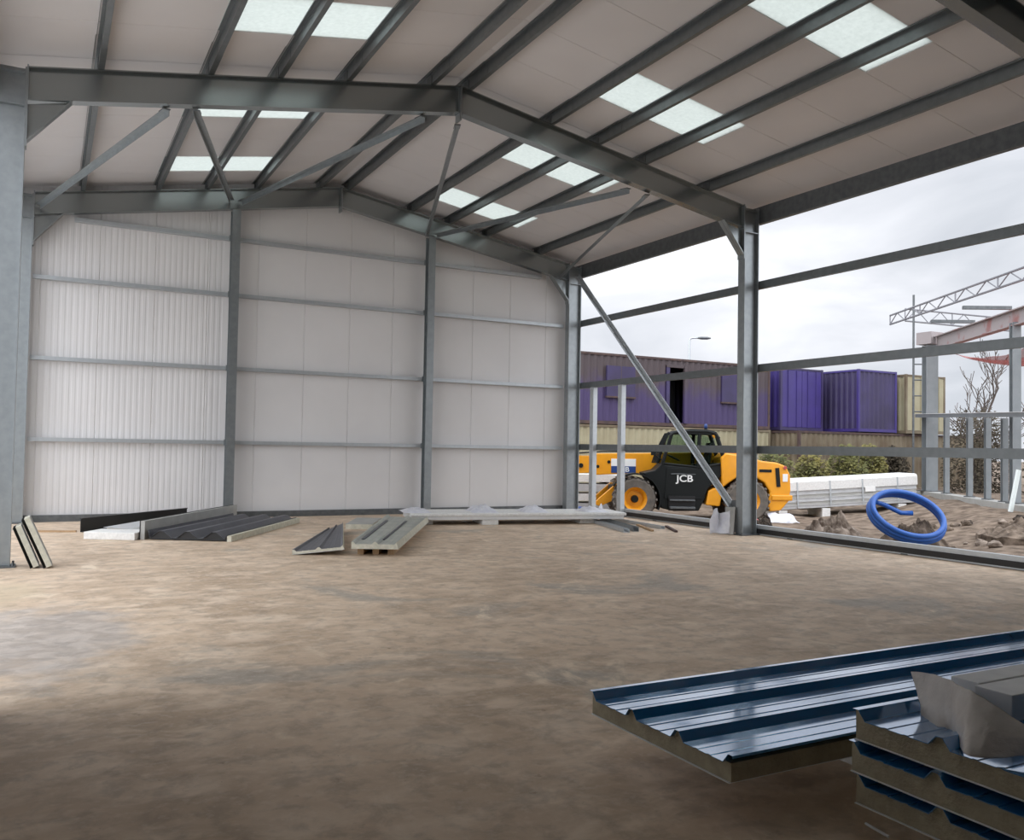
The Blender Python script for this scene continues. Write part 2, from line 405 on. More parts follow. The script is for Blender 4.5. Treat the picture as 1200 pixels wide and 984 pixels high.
def rafter(y, left, label, lower='bolted'):
    sx = 1 if left else -1; xe = (CD / 2 + .03) if left else W - CD / 2 - .03
    t = thing('steel_rafter', label, 'rafter', (xe, y, ZE), group='roof rafters')
    a = Vector((xe, y, zr(xe))); b = Vector((XR, y, zr(XR)))
    RD = .43
    p = I_prof(RD, .17, .016, .010)
    m = MB(); n = len(p); m.add([(a.x, y + q[0], a.z + q[1]) for q in p] + [(b.x, y + q[0], b.z + q[1]) for q in p], [(i, (i + 1) % n, n + (i + 1) % n, n + i) for i in range(n)] + [tuple(range(n))[::-1], tuple(range(n, 2 * n))]); m.build('beam', GALVR, t, world=True)
    # haunch: triangular cutting below the rafter with its own flange
    zh = zr(xe) - RD - .03
    hw = [(xe, y, zh), (xe + sx * .5, y, zr(xe + sx * .5) - RD), (xe, y, zh - .48)]
    h = MB(); e = .006
    h.add([(q[0], q[1] + k, q[2]) for k in (-e, e) for q in hw], [(0, 1, 2), (3, 5, 4), (0, 3, 4, 1), (1, 4, 5, 2), (2, 5, 3, 0)])
    A, B = Vector(hw[2]), Vector(hw[1])
    h.ext([(-.085, 0), (.085, 0), (.085, .014), (-.085, .014)], A, B)
    h.build('haunch', GALVR, t, world=True)
    # end plate with bolts at the column
    ep = MB().box(min(xe, xe - sx * .018), max(xe, xe - sx * .018), y - .09, y + .09, zh - .56, zr(xe) + .02); ep.build('end_plate', GALV, t, world=True)
    # apex plate
    ap = MB().box(XR - sx * .016 if left else XR, XR if left else XR + .016, y - .09, y + .09, zr(XR) - RD - .12, zr(XR) + .01); ap.build('apex_plate', GALV, t, world=True)
    return t
desc = {YB: 'standing at the %s corner of the back wall', YF: 'standing at the %s end of the middle frame', YN: 'at the %s end of the near frame', YO: 'at the %s end of the front frame'}
dr = {YB: '%s sloping rafter lying close in front of the back wall', YF: '%s sloping rafter of the middle frame, across the shed', YN: '%s sloping rafter of the near frame, overhead', YO: '%s sloping rafter of the front frame'}
for y in (YB, YF, YN, YO):
    for x, n in ((.01, 'left'), (W - .01, 'right')):
        column(x, y, 'galvanised H section column ' + desc[y] % n, y == YF)
    for l, n in ((True, 'left'), (False, 'right')):
        rafter(y, l, 'galvanised ' + dr[y] % n)

# gable posts
for x, n in ((3.92, 'left'), (8.36, 'right')):
    t = thing('gable_post', 'tall galvanised post against the white back wall, %s of two' % n, 'post', (x, YB, 0), group='gable posts')
    MB().ext([(a, b + .1) for a, b in I_prof(.2, .17, .012, .009)], (x, YB - .03, 0), (x, YB - .03, zr(x) - .46), up=(0, 1, 0)).build('shaft', GALV, t, world=True)
    MB().box(x - .14, x + .14, YB - .17, YB + .1, 0, .018).build('base_plate', GALVD, t, world=True)

# purlins: zed sections running the whole length
def zed(d=LT - .004, f=.065, tk=.004, s=1):
    P = [(0, 0), (f, 0), (f, tk + .014), (f - tk, tk + .014), (f - tk, tk), (tk, tk), (tk, d), (tk - f, d), (tk - f, d - .018), (tk * 2 - f, d - .018), (tk * 2 - f, d - tk), (0, d - tk)]
    return [(a * s, b) for a, b in P]
PUR = [(1.0, 'left', 'nearest the left eaves'), (2.37, 'left', 'below the left rooflights'), (3.32, 'left', 'through the middle of the left rooflights'), (4.33, 'left', 'above the left rooflights'), (5.68, 'left', 'beside the ridge on the left'),
       (6.32, 'right', 'beside the ridge on the right'), (7.85, 'right', 'above the right rooflights'), (8.81, 'right', 'through the middle of the right rooflights'), (9.81, 'right', 'below the right rooflights'), (11.29, 'right', 'nearest the right eaves')]
for x, n, w in PUR:
    t = thing('roof_purlin', 'long zed purlin under the %s roof slope, %s' % (n, w), 'purlin', (x, YO - .2, zr(x)), group='roof purlins')
    pr = zed(d=LT - .004 - (.013 if x < XR else 0)); zp = zr(x) + (.014 if x < XR else .001)
    MB().ext(pr, (x, -.7, zp), (x, 19.04, zp)).build('zed_section', GALVP, t, world=True)
    for y in (YN, YF, YB):
        c = MB().box(x - .014, x - .002, y - .09, y + .09, zr(x) + .002, zr(x) + .15)
        c.build('cleat', GALVD, t, world=True)
        # sleeve where two lengths overlap
    s = MB().ext([(a * 1.12 - .005, b) for a, b in pr], (x, YF - .75, zp - .0005), (x, YF + .75, zp - .0005)); s.build('splice_sleeve', GALVP, t, world=True)

# eave beams
for x, s, n in ((-.185, -1, 'left'), (W + .185, 1, 'right')):
    t = thing('eave_beam', 'dark grey channel eave beam along the top of the %s wall line' % n, 'eave beam', (x, YO, 6.0))
    d = .33; f = .10; k = .006
    pr = [(0, 0), (f, 0), (f, .03), (f - k, .03), (f - k, k), (k, k), (k, d - k), (f - k, d - k), (f - k, d - .03), (f, d - .03), (f, d), (0, d)]
    pr = [(a * s, b) for a, b in pr]
    MB().ext(pr, (x, -.7, 5.98), (x, 19.04, 5.98)).build('channel', GALVD, t, world=True)

# side rails on the open right side
def cee(d, f, k, s=1):
    P = [(0, 0), (f, 0), (f, .02), (f - k, .02), (f - k, k), (k, k), (k, d - k), (f - k, d - k), (f - k, d - .02), (f, d - .02), (f, d), (0, d)]
    return [(a * s, b - d / 2) for a, b in P]
for z, n in ((4.79, 'highest of three'), (3.19, 'middle of three'), (1.625, 'lowest of three')):
    t = thing('side_rail', 'galvanised horizontal rail across the open right side, %s' % n, 'rail', (12.56, YO, z), group='side rails of the open wall')
    MB().ext(cee(.15, .07, .003), (12.545, -.6, z), (12.545, 18.98, z)).build('channel', GALVP, t, world=True)
    for y in (YF, YB): MB().box(12.535, 12.545, y - .08, y + .08, z - .1, z + .1).build('cleat', GALVD, t, world=True)
t = thing('base_rail', 'pale grey base rail along the floor edge of the open right side', 'rail', (12.5, 6, 0))
MB().ext([(0, 0), (.1, 0), (.1, .012), (.012, .012), (.012, .17), (.1, .17), (.1, .185), (0, .185)], (12.56, 5.9, .005), (12.56, 16.75, .005)).build('channel', GALVL, t, world=True)
MB().box(12.545, 12.559, 5.9, 16.75, .03, .12).build('dark_lower_strip', BLACK, t, world=True)  # black strip along the lower inner face of the rail
for y in (6.6, 9.2, 11.6, 13.7, 15.6):
    MB().box(12.552, 12.72, y - .06, y + .06, -.02, .02).build('fixing_bracket', GALVD, t, world=True)

# girts on the back wall
for z, n in ((5.90, 'topmost, just under the rafters'), (4.71, 'second from the top'), (3.15, 'second from the bottom'), (1.585, 'lowest')):
    t = thing('wall_girt', 'galvanised horizontal girt across the white back wall, %s' % n, 'girt', (.2, YB, z), group='girts of the back wall')
    x0, x1 = (.22, W - .22) if z < 5.5 else (.9, W - .9)
    MB().ext(cee(.075, .125, .004, -1), (x0, 18.915, z), (x1, 18.915, z)).build('channel', GALVL, t, world=True)
    for x in (3.92, 8.36): MB().box(x - .1, x + .1, 18.885, 18.915, z - .06, z + .06).build('cleat', GALV, t, world=True)

# bracing
def angle(a, b, name, label, up=(0, 0, 1), w=.085, k=.008, mat=GALV):
    a, b = Vector(a), Vector(b)
    t = thing(name, label, 'brace', a, group='roof bracing angles' if name == 'roof_brace' else None)
    P = [(-w / 2, 0), (w / 2, 0), (w / 2, -k), (-w / 2 + k, -k), (-w / 2 + k, -w), (-w / 2, -w)]
    MB().ext(P, a, b, up).build('angle_bar', mat, t, world=True)
    d = (b - a).normalized(); M = Matrix((d, Vector(up).cross(d).normalized(), d.cross(Vector(up).cross(d).normalized()).normalized())).transposed()
    for e in (a + d * .06, b - d * .06):
        MB().obox(e, (.09, .05, .005), M).build('gusset_plate', GALVD, t, world=True)
    return t
BR = [((.27, 18.62, 6.03), (1.85, 12.58, 6.12), 'from the left back corner up to the middle frame'),
      ((2.24, 12.58, 6.18), (3.8, 18.62, 6.65), 'from the middle frame down to the left gable post top'),
      ((3.98, 18.62, 6.65), (5.6, 12.58, 6.76), 'from the left gable post to near the middle frame apex'),
      ((6.2, 12.58, 6.74), (8.2, 18.62, 6.52), 'from beside the middle apex down to the right gable post top'),
      ((8.42, 18.62, 6.54), (9.55, 12.58, 6.24), 'from the right gable post top to the right middle rafter'),
      ((9.97, 12.58, 6.19), (11.84, 18.62, 5.92), 'from the right middle rafter to the right back corner')]
for a, b, n in BR: angle(a, b, 'roof_brace', 'thin galvanised roof brace ' + n)
t = thing('wall_brace', 'long diagonal brace between the right back corner and the foot of the middle right column', 'brace', (12.33, 18.62, 6))
a, b = Vector((12.33, 18.55, 5.98)), Vector((12.33, 12.82, .52))
MB().ext([(-.05, 0), (.05, 0), (.05, -.008), (-.042, -.008), (-.042, -.10), (-.05, -.10)], a, b, up=(1, 0, 0)).build('angle_bar', GALVL, t, world=True)
g = MB(); pl = [(12.6, 0), (13.0, .0), (13.0, .36), (12.86, .62), (12.6, .62)]
g.add([(x, y, z + .02) for x in (12.315, 12.327) for y, z in pl], [tuple(range(5))[::-1], tuple(range(5, 10))] + [(i, (i + 1) % 5, 5 + (i + 1) % 5, 5 + i) for i in range(5)])
g.build('gusset_plate', GALVD, t, world=True)

# door posts in the right wall
for y, n in ((18.03, 'left of two, near the back corner'), (16.83, 'right of two')):
    t = thing('door_post', 'pale galvanised door post in the open side, %s' % n, 'post', (12.5, y, 0), group='door posts')
    MB().ext([(-.075, -.06), (.075, -.06), (.075, .06), (.06, .06), (.06, -.05), (-.06, -.05), (-.06, .06), (-.075, .06)], (12.5, y, .0), (12.5, y, 3.11), up=(1, 0, 0)).build('shaft', GALVL, t, world=True)
    MB().box(12.4, 12.6, y - .1, y + .1, 0, .012).build('base_plate', GALVD, t, world=True)

# ------------------------------------------------------------------ insulated panels
def top_line(Wd, core, h, n=3, lip=True, micro=True, cw=.028, sl=.032):
    """outline of the ribbed face across the panel (y, z); first rib on the edge y=0"""
    P = [(0, core + h), (cw, core + h), (cw + sl, core)]
    pitch = (Wd - cw) / n
    for k in range(1, n + 1):
        yc = pitch * k + cw / 2
        prev = P[-1][0]; nxt = yc - cw / 2 - sl
        if micro:
            for q in (.34, .66):
                ym = prev + (nxt - prev) * q
                P += [(ym - .014, core), (ym - .008, core + .003), (ym + .008, core + .003), (ym + .014, core)]
        P += [(nxt, core), (yc - cw / 2, core + h)]
        if k < n: P += [(yc + cw / 2, core + h), (yc + cw / 2 + sl, core)]
        else: P += [(yc + cw / 2, core + h), (yc + cw / 2, core + h - .012)] if lip else []
    return P
def sheet_poly(line, t=.0025):
    up = []
    n = len(line)
    for i in range(n):
        a = Vector(line[max(i - 1, 0)]); b = Vector(line[min(i + 1, n - 1)]); d = (b - a).normalized(); up.append((line[i][0] + d[1] * t, line[i][1] - d[0] * t))
    return line + up[::-1]
def panel(root, Lg, Wd, core, h, top, foam, under, flip=True, inset=.0, over=.02):
    """length along local +x, first rib at y=0, the width runs to -y when flip"""
    s = -1 if flip else 1
    ln = top_line(Wd, core, h); last = len(ln) - 1
    def ex(poly, x0, x1):
        m = MB(); n = len(poly)
        m.add([(x0, s * p[0], p[1]) for p in poly] + [(x1, s * p[0], p[1]) for p in poly], [(i, (i + 1) % n, n + (i + 1) % n, n + i) for i in range(n)] + [tuple(range(n))[::-1], tuple(range(n, 2 * n))]); return m
    ex(sheet_poly(ln), -over, Lg).build('ribbed_top_sheet', top, root)
    body = [(y, z - .003) for y, z in ln if z <= core + h + 1e-6]
    body = [p for p in body if p[0] < Wd - .062 or p[1] < core]          # no foam under the overlap lip
    body = body + [(Wd - .03, core - .003), (Wd - .03, .003), (0, .003)]
    # drop micro ribs from the foam
    ex(body, 0, Lg).build('foam_core', foam, root)
    ex([(0, 0), (Wd - .03, 0), (Wd - .03, .0028), (0, .0028)], -over * .5, Lg).build('liner_sheet', under, root)

# the long blue sheet lying on blocks
t = thing('composite_sheet', 'long single blue ribbed roof panel lying on the floor behind the stacked panels', 'panel', (3.10, 3.82, .215))
panel(t, 7.2, 1.07, .085, .040, BLUE, FOAM, WHITE)
for i, x in enumerate((4.35, 8.6)):
    o = MB().box(x - .12, x + .12, 2.78, 3.76, 0, .213).build('support_block', POLY, bevel=.006)
    tag(o, 'white polystyrene block under the long blue panel, %s' % ('hidden beside the stack' if i == 0 else 'at its far end'), 'block', 'blocks under the blue panel')
# stack of three
for k, n in enumerate(('lowest', 'middle', 'topmost')):
    t = thing('composite_sheet', 'blue ribbed roof panel with bare foam end, %s of the three stacked' % n, 'panel', (3.52 + (.0, -.012, .004)[k], 2.50 + (-.0, .012, .006)[k], .165 + k * .1285), group='stacked blue roof panels')
    panel(t, 5.0, 1.16, .089, .0385, BLUE, FOAM, WHITE)
for x in (4.1, 7.0):
    o = MB().box(x - .1, x + .1, 1.36, 2.4, 0, .164).build('support_block', POLY, bevel=.006)
    tag(o, 'white polystyrene block under the three stacked panels, %s' % ('near their cut ends' if x < 5 else 'at the far end'), 'block', 'blocks under the stacked panels')

# white blocks lying on the stack
ZT = .165 + 2 * .1285 + .089 + .0385
t = thing('flashing_block', 'pale grey grooved block lying on top of the stacked panels', 'block', (3.93, 2.10, ZT + .001))
MEMW = mat('pale grey slab', (.82, .82, .82), .6, 0, (.74, .74, .75), 8, 4)
MB().box(0, 2.4, 0, .16, 0, .105).build('near_slab', MEMW, t, bevel=.004)
MB().box(.05, 2.4, .172, .30, 0, .105).build('far_slab', MEMW, t, bevel=.004)
MB().box(.06, 2.4, .158, .175, 0, .09).build('groove_strip', GREYS, t)

# crumpled membrane
def crumple(rows, nu, nv, amp, seed, name, m, thick=.006, lin=0.):
    """rows: list of polylines (bottom to top) with equal point counts"""
    R = [[Vector(p) for p in r] for r in rows]
    def cat(pts, t):
        n = len(pts) - 1; i = min(int(t * n), n - 1); f = t * n - i
        f0 = f; pl = pts[i].lerp(pts[i + 1], f)
        p0, p1, p2, p3 = pts[max(i - 1, 0)], pts[i], pts[i + 1], pts[min(i + 2, n)]
        return lin * pl + (1 - lin) * .5 * ((2 * p1) + (p2 - p0) * f + (2 * p0 - 5 * p1 + 4 * p2 - p3) * f * f + (3 * p1 - p0 - 3 * p2 + p3) * f ** 3)
    def fn(u, v):
        p = cat([cat(r, u) for r in R], v)
        q = Vector((p.x * 6 + seed, p.y * 6, p.z * 6)); e = noise.noise_vector(q) * amp + noise.noise_vector(q * 3.1) * amp * .35
        return p + e
    return MB().grid(fn, nu, nv).build(name, m, smooth=True, solid=thick)
MEMCOLS = [[(3.798, 2.405, 0.51), (3.83, 2.453, 0.586), (3.861, 2.502, 0.664)], [(3.719, 2.277, 0.512), (3.789, 2.339, 0.585), (3.854, 2.414, 0.678)], [(3.733, 2.212, 0.512), (3.752, 2.233, 0.597), (3.804, 2.281, 0.687)], [(3.472, 1.988, 0.529), (3.569, 2.047, 0.602), (3.696, 2.113, 0.689)], [(3.485, 1.936, 0.532), (3.566, 1.97, 0.606), (3.675, 2.011, 0.67)], [(3.618, 1.865, 0.537), (3.636, 1.876, 0.588), (3.674, 1.899, 0.63)], [(3.688, 1.759, 0.531), (3.708, 1.77, 0.551), (3.739, 1.787, 0.568)]]
o = crumple([[c[k] for c in MEMCOLS] for k in range(3)], 84, 30, .012, 3, 'wrapping_membrane', FILM, .006, .55)
tag(o, 'crumpled brownish grey membrane draped over the cut ends of the stacked panels', 'membrane')
o = MB().tube([(3.70, 2.60, .008), (3.68, 2.55, .014), (3.68, 2.47, .008)], .006, 6).build('wire_offcut', WHITE); tag(o, 'short white offcut lying on the floor before the stacked panels', 'offcut')

# ------------------------------------------------------------------ warped panels (left and middle piles)
def warp(root, c00, c10, c11, c01, th, h, n, top, foam, under, lip=True, nseg=8, bend=0.):
    """corners: near-left, near-right, far-right, far-left; ribs run from near to far"""
    C = [Vector(c) for c in (c00, c10, c11, c01)]
    Wd = (C[1] - C[0]).length
    def mp(u, v, z):
        p = C[0] * (1 - u) * (1 - v) + C[1] * u * (1 - v) + C[2] * u * v + C[3] * (1 - u) * v
        return p + Vector((0, 0, z + bend * 4 * u * (1 - u)))
    def mesh(poly):
        m = MB(); k = len(poly)
        for j in range(nseg + 1):
            m.v += [mp(a / Wd, j / nseg, b) for a, b in poly]
        for j in range(nseg): m.f += [(j * k + i, j * k + (i + 1) % k, (j + 1) * k + (i + 1) % k, (j + 1) * k + i) for i in range(k)]
        m.f += [tuple(range(k))[::-1], tuple(range(nseg * k, nseg * k + k))]; return m
    ln = top_line(Wd, th, h, n, lip=False)
    mesh(sheet_poly(ln, .004)).build('ribbed_top_sheet', top, root, world=True)
    mesh([(a, b - .004) for a, b in ln] + [(Wd, .004), (0, .004)]).build('foam_core', foam, root, world=True)
    mesh([(0, 0), (Wd, 0), (Wd, .0035), (0, .0035)]).build('liner_sheet', under, root, world=True)

# middle pile
t = thing('panel_offcut', 'dark grey ribbed panel offcut sagging to the floor, left half of the middle pile', 'panel', (4.2, 12.3, 0))
warp(t, (3.68, 12.42, .005), (4.34, 12.08, .09), (5.40, 15.55, .10), (5.05, 15.3, .02), .045, .03, 2, ANTH, FOAMP, WHITE)
t = thing('panel_offcut', 'grey green ribbed panel on a pallet, right half of the middle pile', 'panel', (5.5, 14, .1))
for u0, u1 in ((.10, .16), (.52, .60)):
    A_, B_, C_, D_ = [Vector(q) + Vector((0, 0, .082)) for q in ((4.42, 12.02, .105), (5.02, 11.72, .105), (7.18, 15.75, .105), (6.55, 16.4, .105))]
    sm2 = MB(); pts = [A_.lerp(B_, u0), A_.lerp(B_, u1), D_.lerp(C_, u1), D_.lerp(C_, u0)]; pts = [pts[0].lerp(pts[3], .12), pts[1].lerp(pts[2], .12), pts[1].lerp(pts[2], .8), pts[0].lerp(pts[3], .8)]
    sm2.add([q + Vector((0, 0, e)) for e in (-.02, .001) for q in pts], [(0, 3, 2, 1), (4, 5, 6, 7), (0, 1, 5, 4), (1, 2, 6, 5), (2, 3, 7, 6), (3, 0, 4, 7)]); sm2.build('dark_groove', ANTH, t, world=True)
warp(t, (4.42, 12.02, .105), (5.02, 11.72, .105), (7.18, 15.75, .105), (6.55, 16.4, .105), .07, .035, 2, GREEN, FOAMP, FOAMP)
o = thing('panel_offcut', 'short cream panel offcut lying behind the dark half of the middle pile', 'panel', (5.3, 15.4, .0))
MB().ext([(0, 0), (.5, 0), (.5, .09), (0, .09)], (5.55, 15.9, .0), (6.2, 17.2, .0)).build('foam_core', FOAMP, o, world=True)
MB().ext([(0, .0905), (.5, .0905), (.5, .096), (0, .096)], (5.55, 15.9, .0), (6.2, 17.2, .0)).build('top_sheet', GREYS, o, world=True)
t = thing('timber_pallet', 'low timber pallet under the grey green panel', 'pallet', (5.6, 13.8, 0))
d = Vector((2.15, 4.05, 0)).normalized(); r = Vector((d.y, -d.x, 0)); st = Vector((4.66, 12.06, 0))
for k in range(3):
    q = st + r * (k * .22 - .10) + d * .1
    MB().ext([(-.045, 0), (.045, 0), (.045, .08), (-.045, .08)], q, q + d * 4.3).build('bearer', TIMBER, t, world=True)
for k in range(8):
    q = st + d * (.15 + k * .58); MB().ext([(-.05, .081), (.05, .081), (.05, .103), (-.05, .103)], q - r * .13, q + r * .42).build('deck_board', TIMBER, t, world=True)

# left pile
dl = Vector((1.97, 3.2, 0)).normalized(); rl = Vector((dl.y, -dl.x, 0))
A = Vector((2.03, 15.1, 0))
t = thing('composite_sheet', 'dark anthracite ribbed panel lying in the left pile, its peaks facing the viewer', 'panel', A)
c00 = A; c10 = A + rl * 1.35
cL = 3.6
def tri_panel(root):
    n = 3; Wd = 1.3; P = []
    for k in range(n):
        y0 = Wd * k / n; P += [(y0 + .03, .045), (y0 + .17, .15), (y0 + .25, .15), (y0 + .39, .045)]
    P = [(0, .16)] + P + [(Wd, .11)]
    def mesh(poly, L0, L1):
        m = MB(); m.ext([(p[0], p[1]) for p in poly], A + dl * L0, A + dl * L1); return m
    mesh(sheet_poly(P, .006), 0, cL).build('ribbed_top_sheet', ANTH, root, world=True)
    low = [(a, max(b - .03, .005)) for a, b in P]
    mesh([(a, b - .007) for a, b in P] + [(Wd, .012), (0, .012)], .03, cL - .02).build('rib_shade_fill', BLACK, root, world=True)  # black fill stands in for the shade under the raised ribs
    mesh([(1.30, 0), (1.37, 0), (1.37, .095), (1.30, .095)], .0, cL).build('pale_edge_strip', FOAMP, root, world=True)
tri_panel(t)
t = thing('cladding_sheet', 'pale grey flat panel standing on its edge in the left pile', 'panel', A)
q = A - rl * .06
MB().ext([(-.07, 0), (0, 0), (0.0, .30), (-.07, .30)], q, q + dl * 3.95).build('core', GREYS, t, world=True)
MB().ext([(-.08, 0), (-.071, 0), (-.071, .31), (-.08, .31)], q - dl * .01, q + dl * 3.95).build('dark_back_sheet', BLACK, t, world=True)
t = thing('foam_slab', 'white polystyrene slab at the left end of the left pile', 'slab', (1.5, 15.3, 0))
e = Vector((1.11, 15.52, 0)); e2 = Vector((1.83, 15.08, 0)); 
MB().ext([(0, 0), (.55, 0), (.55, .12), (0, .12)], e2 - rl * .0, e).build('slab', POLY, t, world=True, bevel=.01)
t = thing('wall_sheet', 'flat silvery grey sheet lying behind the polystyrene slab', 'sheet', (1.5, 16.2, 0))
q = e + dl * .72
MB().ext([(0, 0), (.82, 0), (.82, .10), (0, .13)], q, q + dl * 2.2).build('core', FOAMP, t, world=True)
MB().ext([(0, .131), (.82, .101), (.82, .107), (0, .137)], q - dl * .12, q + dl * 2.2).build('top_sheet', MEMB, t, world=True)
MB().ext([(.45, .116), (.80, .104), (.80, .15), (.62, .165)], q - dl * .1, q + dl * 2.1).build('dark_trim', GREYS, t, world=True)
t = thing('steel_flashing', 'long black flashing standing on edge at the back of the left pile', 'flashing', (1.2, 17, 0))
a, b = Vector((1.10, 16.72, 0)), Vector((3.1, 18.75, 0))
MB().ext([(0, 0), (.16, 0), (.16, .01), (.012, .01), (.012, .235), (0, .235)], a, b).build('sheet', BLACK, t, world=True)
MB().ext([(-.012, .225), (.03, .225), (.03, .24), (-.012, .24)], a, b).build('rolled_edge', BLACK, t, world=True)
o = MB().ext([(0, 0), (.05, 0), (.05, .03), (0, .03)], (.35, 17.0, 0), (1.05, 16.75, 0)).build('timber_lath', TIMBER); tag(o, 'thin brown timber lath on the floor left of the left pile', 'lath')

# leaning offcuts by the left column
def leaner(y, x_bot, x_top, ztop, wid, label, tint):
    t = thing('panel_offcut', label, 'panel', (x_bot, y, 0), group='panel offcuts leaning on the left column')
    a = Vector((x_bot, y, .0)); b = Vector((x_top, y, ztop)); d = (b - a).normalized()
    nrm = Vector((d.z, 0, -d.x))          # away from the column
    up = nrm
    def ex(poly):
        m = MB(); n = len(poly)
        f = lambda p, e: e + Vector((0, p[0], 0)) + nrm * p[1]
        m.add([f(p, a) for p in poly] + [f(p, b) for p in poly], [(i, (i + 1) % n, n + (i + 1) % n, n + i) for i in range(n)] + [tuple(range(n))[::-1], tuple(range(n, 2 * n))]); return m
    ex([(0, .03), (wid, .03), (wid, .09), (0, .09)]).build('foam_core', tint, t, world=True)
    ex([(-.005, .0905), (wid, .0905), (wid, .096), (-.005, .096)]).build('face_sheet', GREYS, t, world=True)
    r = []
    for k in range(3):
        y0 = wid * k / 3; r += [(y0, .0), (y0 + .03, .0), (y0 + .06, .027), (y0 + wid / 3 - .012, .027)]
    ex(sheet_poly([(p[0], p[1]) for p in r], .003)).build('ribbed_back_sheet', BLACK, t, world=True)
leaner(12.15, .565, .305, .60, .36, 'cream edged panel offcut leaning outermost against the left column', FOAMP)
leaner(12.2, .42, .215, .50, .40, 'cream edged panel offcut leaning innermost against the left column', FOAMP)

# white board stack along the back wall on blocks
an = math.atan2(-.82, 3.77)
t = thing('wrapped_boards', 'long white wrapped pack of boards lying on blocks before the back wall', 'boards', (6.98, 16.15, .105), an)
MB().box(0, 4.55, 0, 1.12, 0, .075).build('board_pack', WHITE, t, bevel=.008)
MB().box(-.03, 4.6, -.02, 1.14, .0755, .135).build('lid_sheet', POLY, t, bevel=.012)
for i, (x, s) in enumerate(((1.55, .16), (2.65, .13), (4.0, .11), (.15, .1))):
    m = MB(); 
    def fn(u, v, x=x, s=s):
        a = u * 2 - 1; b = v * 2 - 1; h = max(0, 1 - a * a) * max(0, 1 - b * b)
        return Vector((x + a * .28, .5 + b * .42, .136 + s * .8 * h ** .8 * (1 + .6 * noise.noise(Vector((a * 3 + i, b * 3, x)))))) 
    m.grid(fn, 14, 14).build('loose_wrapping', WRAP, t, smooth=True)
MB().add([(4.05, .3, .136), (4.2, .34, .136), (4.18, .4, .31), (4.05, .33, .136), (4.22, .35, .14), (4.2, .405, .30)], [(0, 1, 2), (3, 5, 4), (0, 3, 4, 1), (1, 4, 5, 2), (2, 5, 3, 0)]).build('torn_corner', WRAP, t)
Mx = wm(t)
for x, n in ((1.62, 'middle'), (.3, 'left end'), (3.8, 'right end')):
    m = MB().box(x - .17, x + .17, .02, .9 if n == 'middle' else .99, -.104, -.001); m.v = [tuple(Mx @ Vector(p)) for p in m.v] if False else m.v
    o = m.build('support_block', POLY, bevel=.006); o.location = t.location; o.rotation_euler = t.rotation_euler
    tag(o, 'white polystyrene block under the %s of the long white board pack' % n, 'block', 'blocks under the white boards')
    if n != 'middle': o.location = Vector(t.location) + (Matrix.Rotation(an, 3, 'Z') @ Vector((0, .18, 0)))

# loose steel lengths by the door opening
for i, (a, b, w, h, m, n) in enumerate([((11.12, 15.85, 0), (10.42, 13.58, 0), .13, .07, GALVL, 'outermost, beside the white boards'), ((11.36, 15.8, 0), (10.72, 13.7, 0), .12, .09, GALV, 'second from the white boards'), ((11.75, 15.9, 0), (11.55, 13.95, 0), .10, .06, GALVL, 'nearest the open side')]):
    t = thing('steel_channel', 'loose galvanised channel lying on the floor, ' + n, 'channel', a, group='loose steel channels on the floor')
    MB().ext([(0, 0), (w, 0), (w, h), (w - .006, h), (w - .006, .006), (.006, .006), (.006, h), (0, h)], a, b).build('web', m, t, world=True)
    MB().ext([(.006, h - .02), (.02, h - .02), (.02, h - .014), (.006, h - .014)], a, b).build('lip', m, t, world=True)
for i, (a, b, n) in enumerate([((11.5, 14.75, 0), (11.02, 13.62, 0), 'pale timber lath on the floor beside the loose channels'), ((11.9, 14.3, 0), (11.35, 13.3, 0), 'dark timber lath on the floor nearest the right middle column')]):
    o = MB().ext([(0, 0), (.06, 0), (.06, .035), (0, .035)], a, b).build('timber_lath', TIMBER if i == 0 else RUST); tag(o, n, 'lath')

# white plastic rubbish at the foot of the middle right column
o = crumple([[(11.78, 12.86, .01), (11.86, 12.82, .01), (11.95, 12.74, .01), (12.02, 12.66, .01), (12.07, 12.62, .01)],
             [(11.80, 12.90, .17), (11.90, 12.84, .20), (12.0, 12.86, .16), (12.04, 12.70, .16), (12.08, 12.64, .14)],
             [(11.86, 12.92, .33), (11.95, 12.86, .36), (12.03, 12.9, .28), (12.06, 12.76, .30), (12.09, 12.66, .34)],
             [(11.93, 12.95, .45), (11.99, 12.92, .48), (12.06, 12.94, .40), (12.08, 12.84, .40), (12.11, 12.68, .46)]], 26, 18, .022, 8, 'plastic_sheet', WRAP, .004)
tag(o, 'crumpled white plastic sheet standing at the foot of the right middle column', 'sheet')

o = MB().ext([(-.13, 0), (.13, 0), (.13, .012), (-.13, .012)], (12.06, 12.66, .0), (12.14, 12.70, .52), up=(-1, 0, .15)).build('board_offcut', GREYS, bevel=.003); tag(o, 'small grey brown board leaning between the white plastic sheet and the right middle column', 'board')
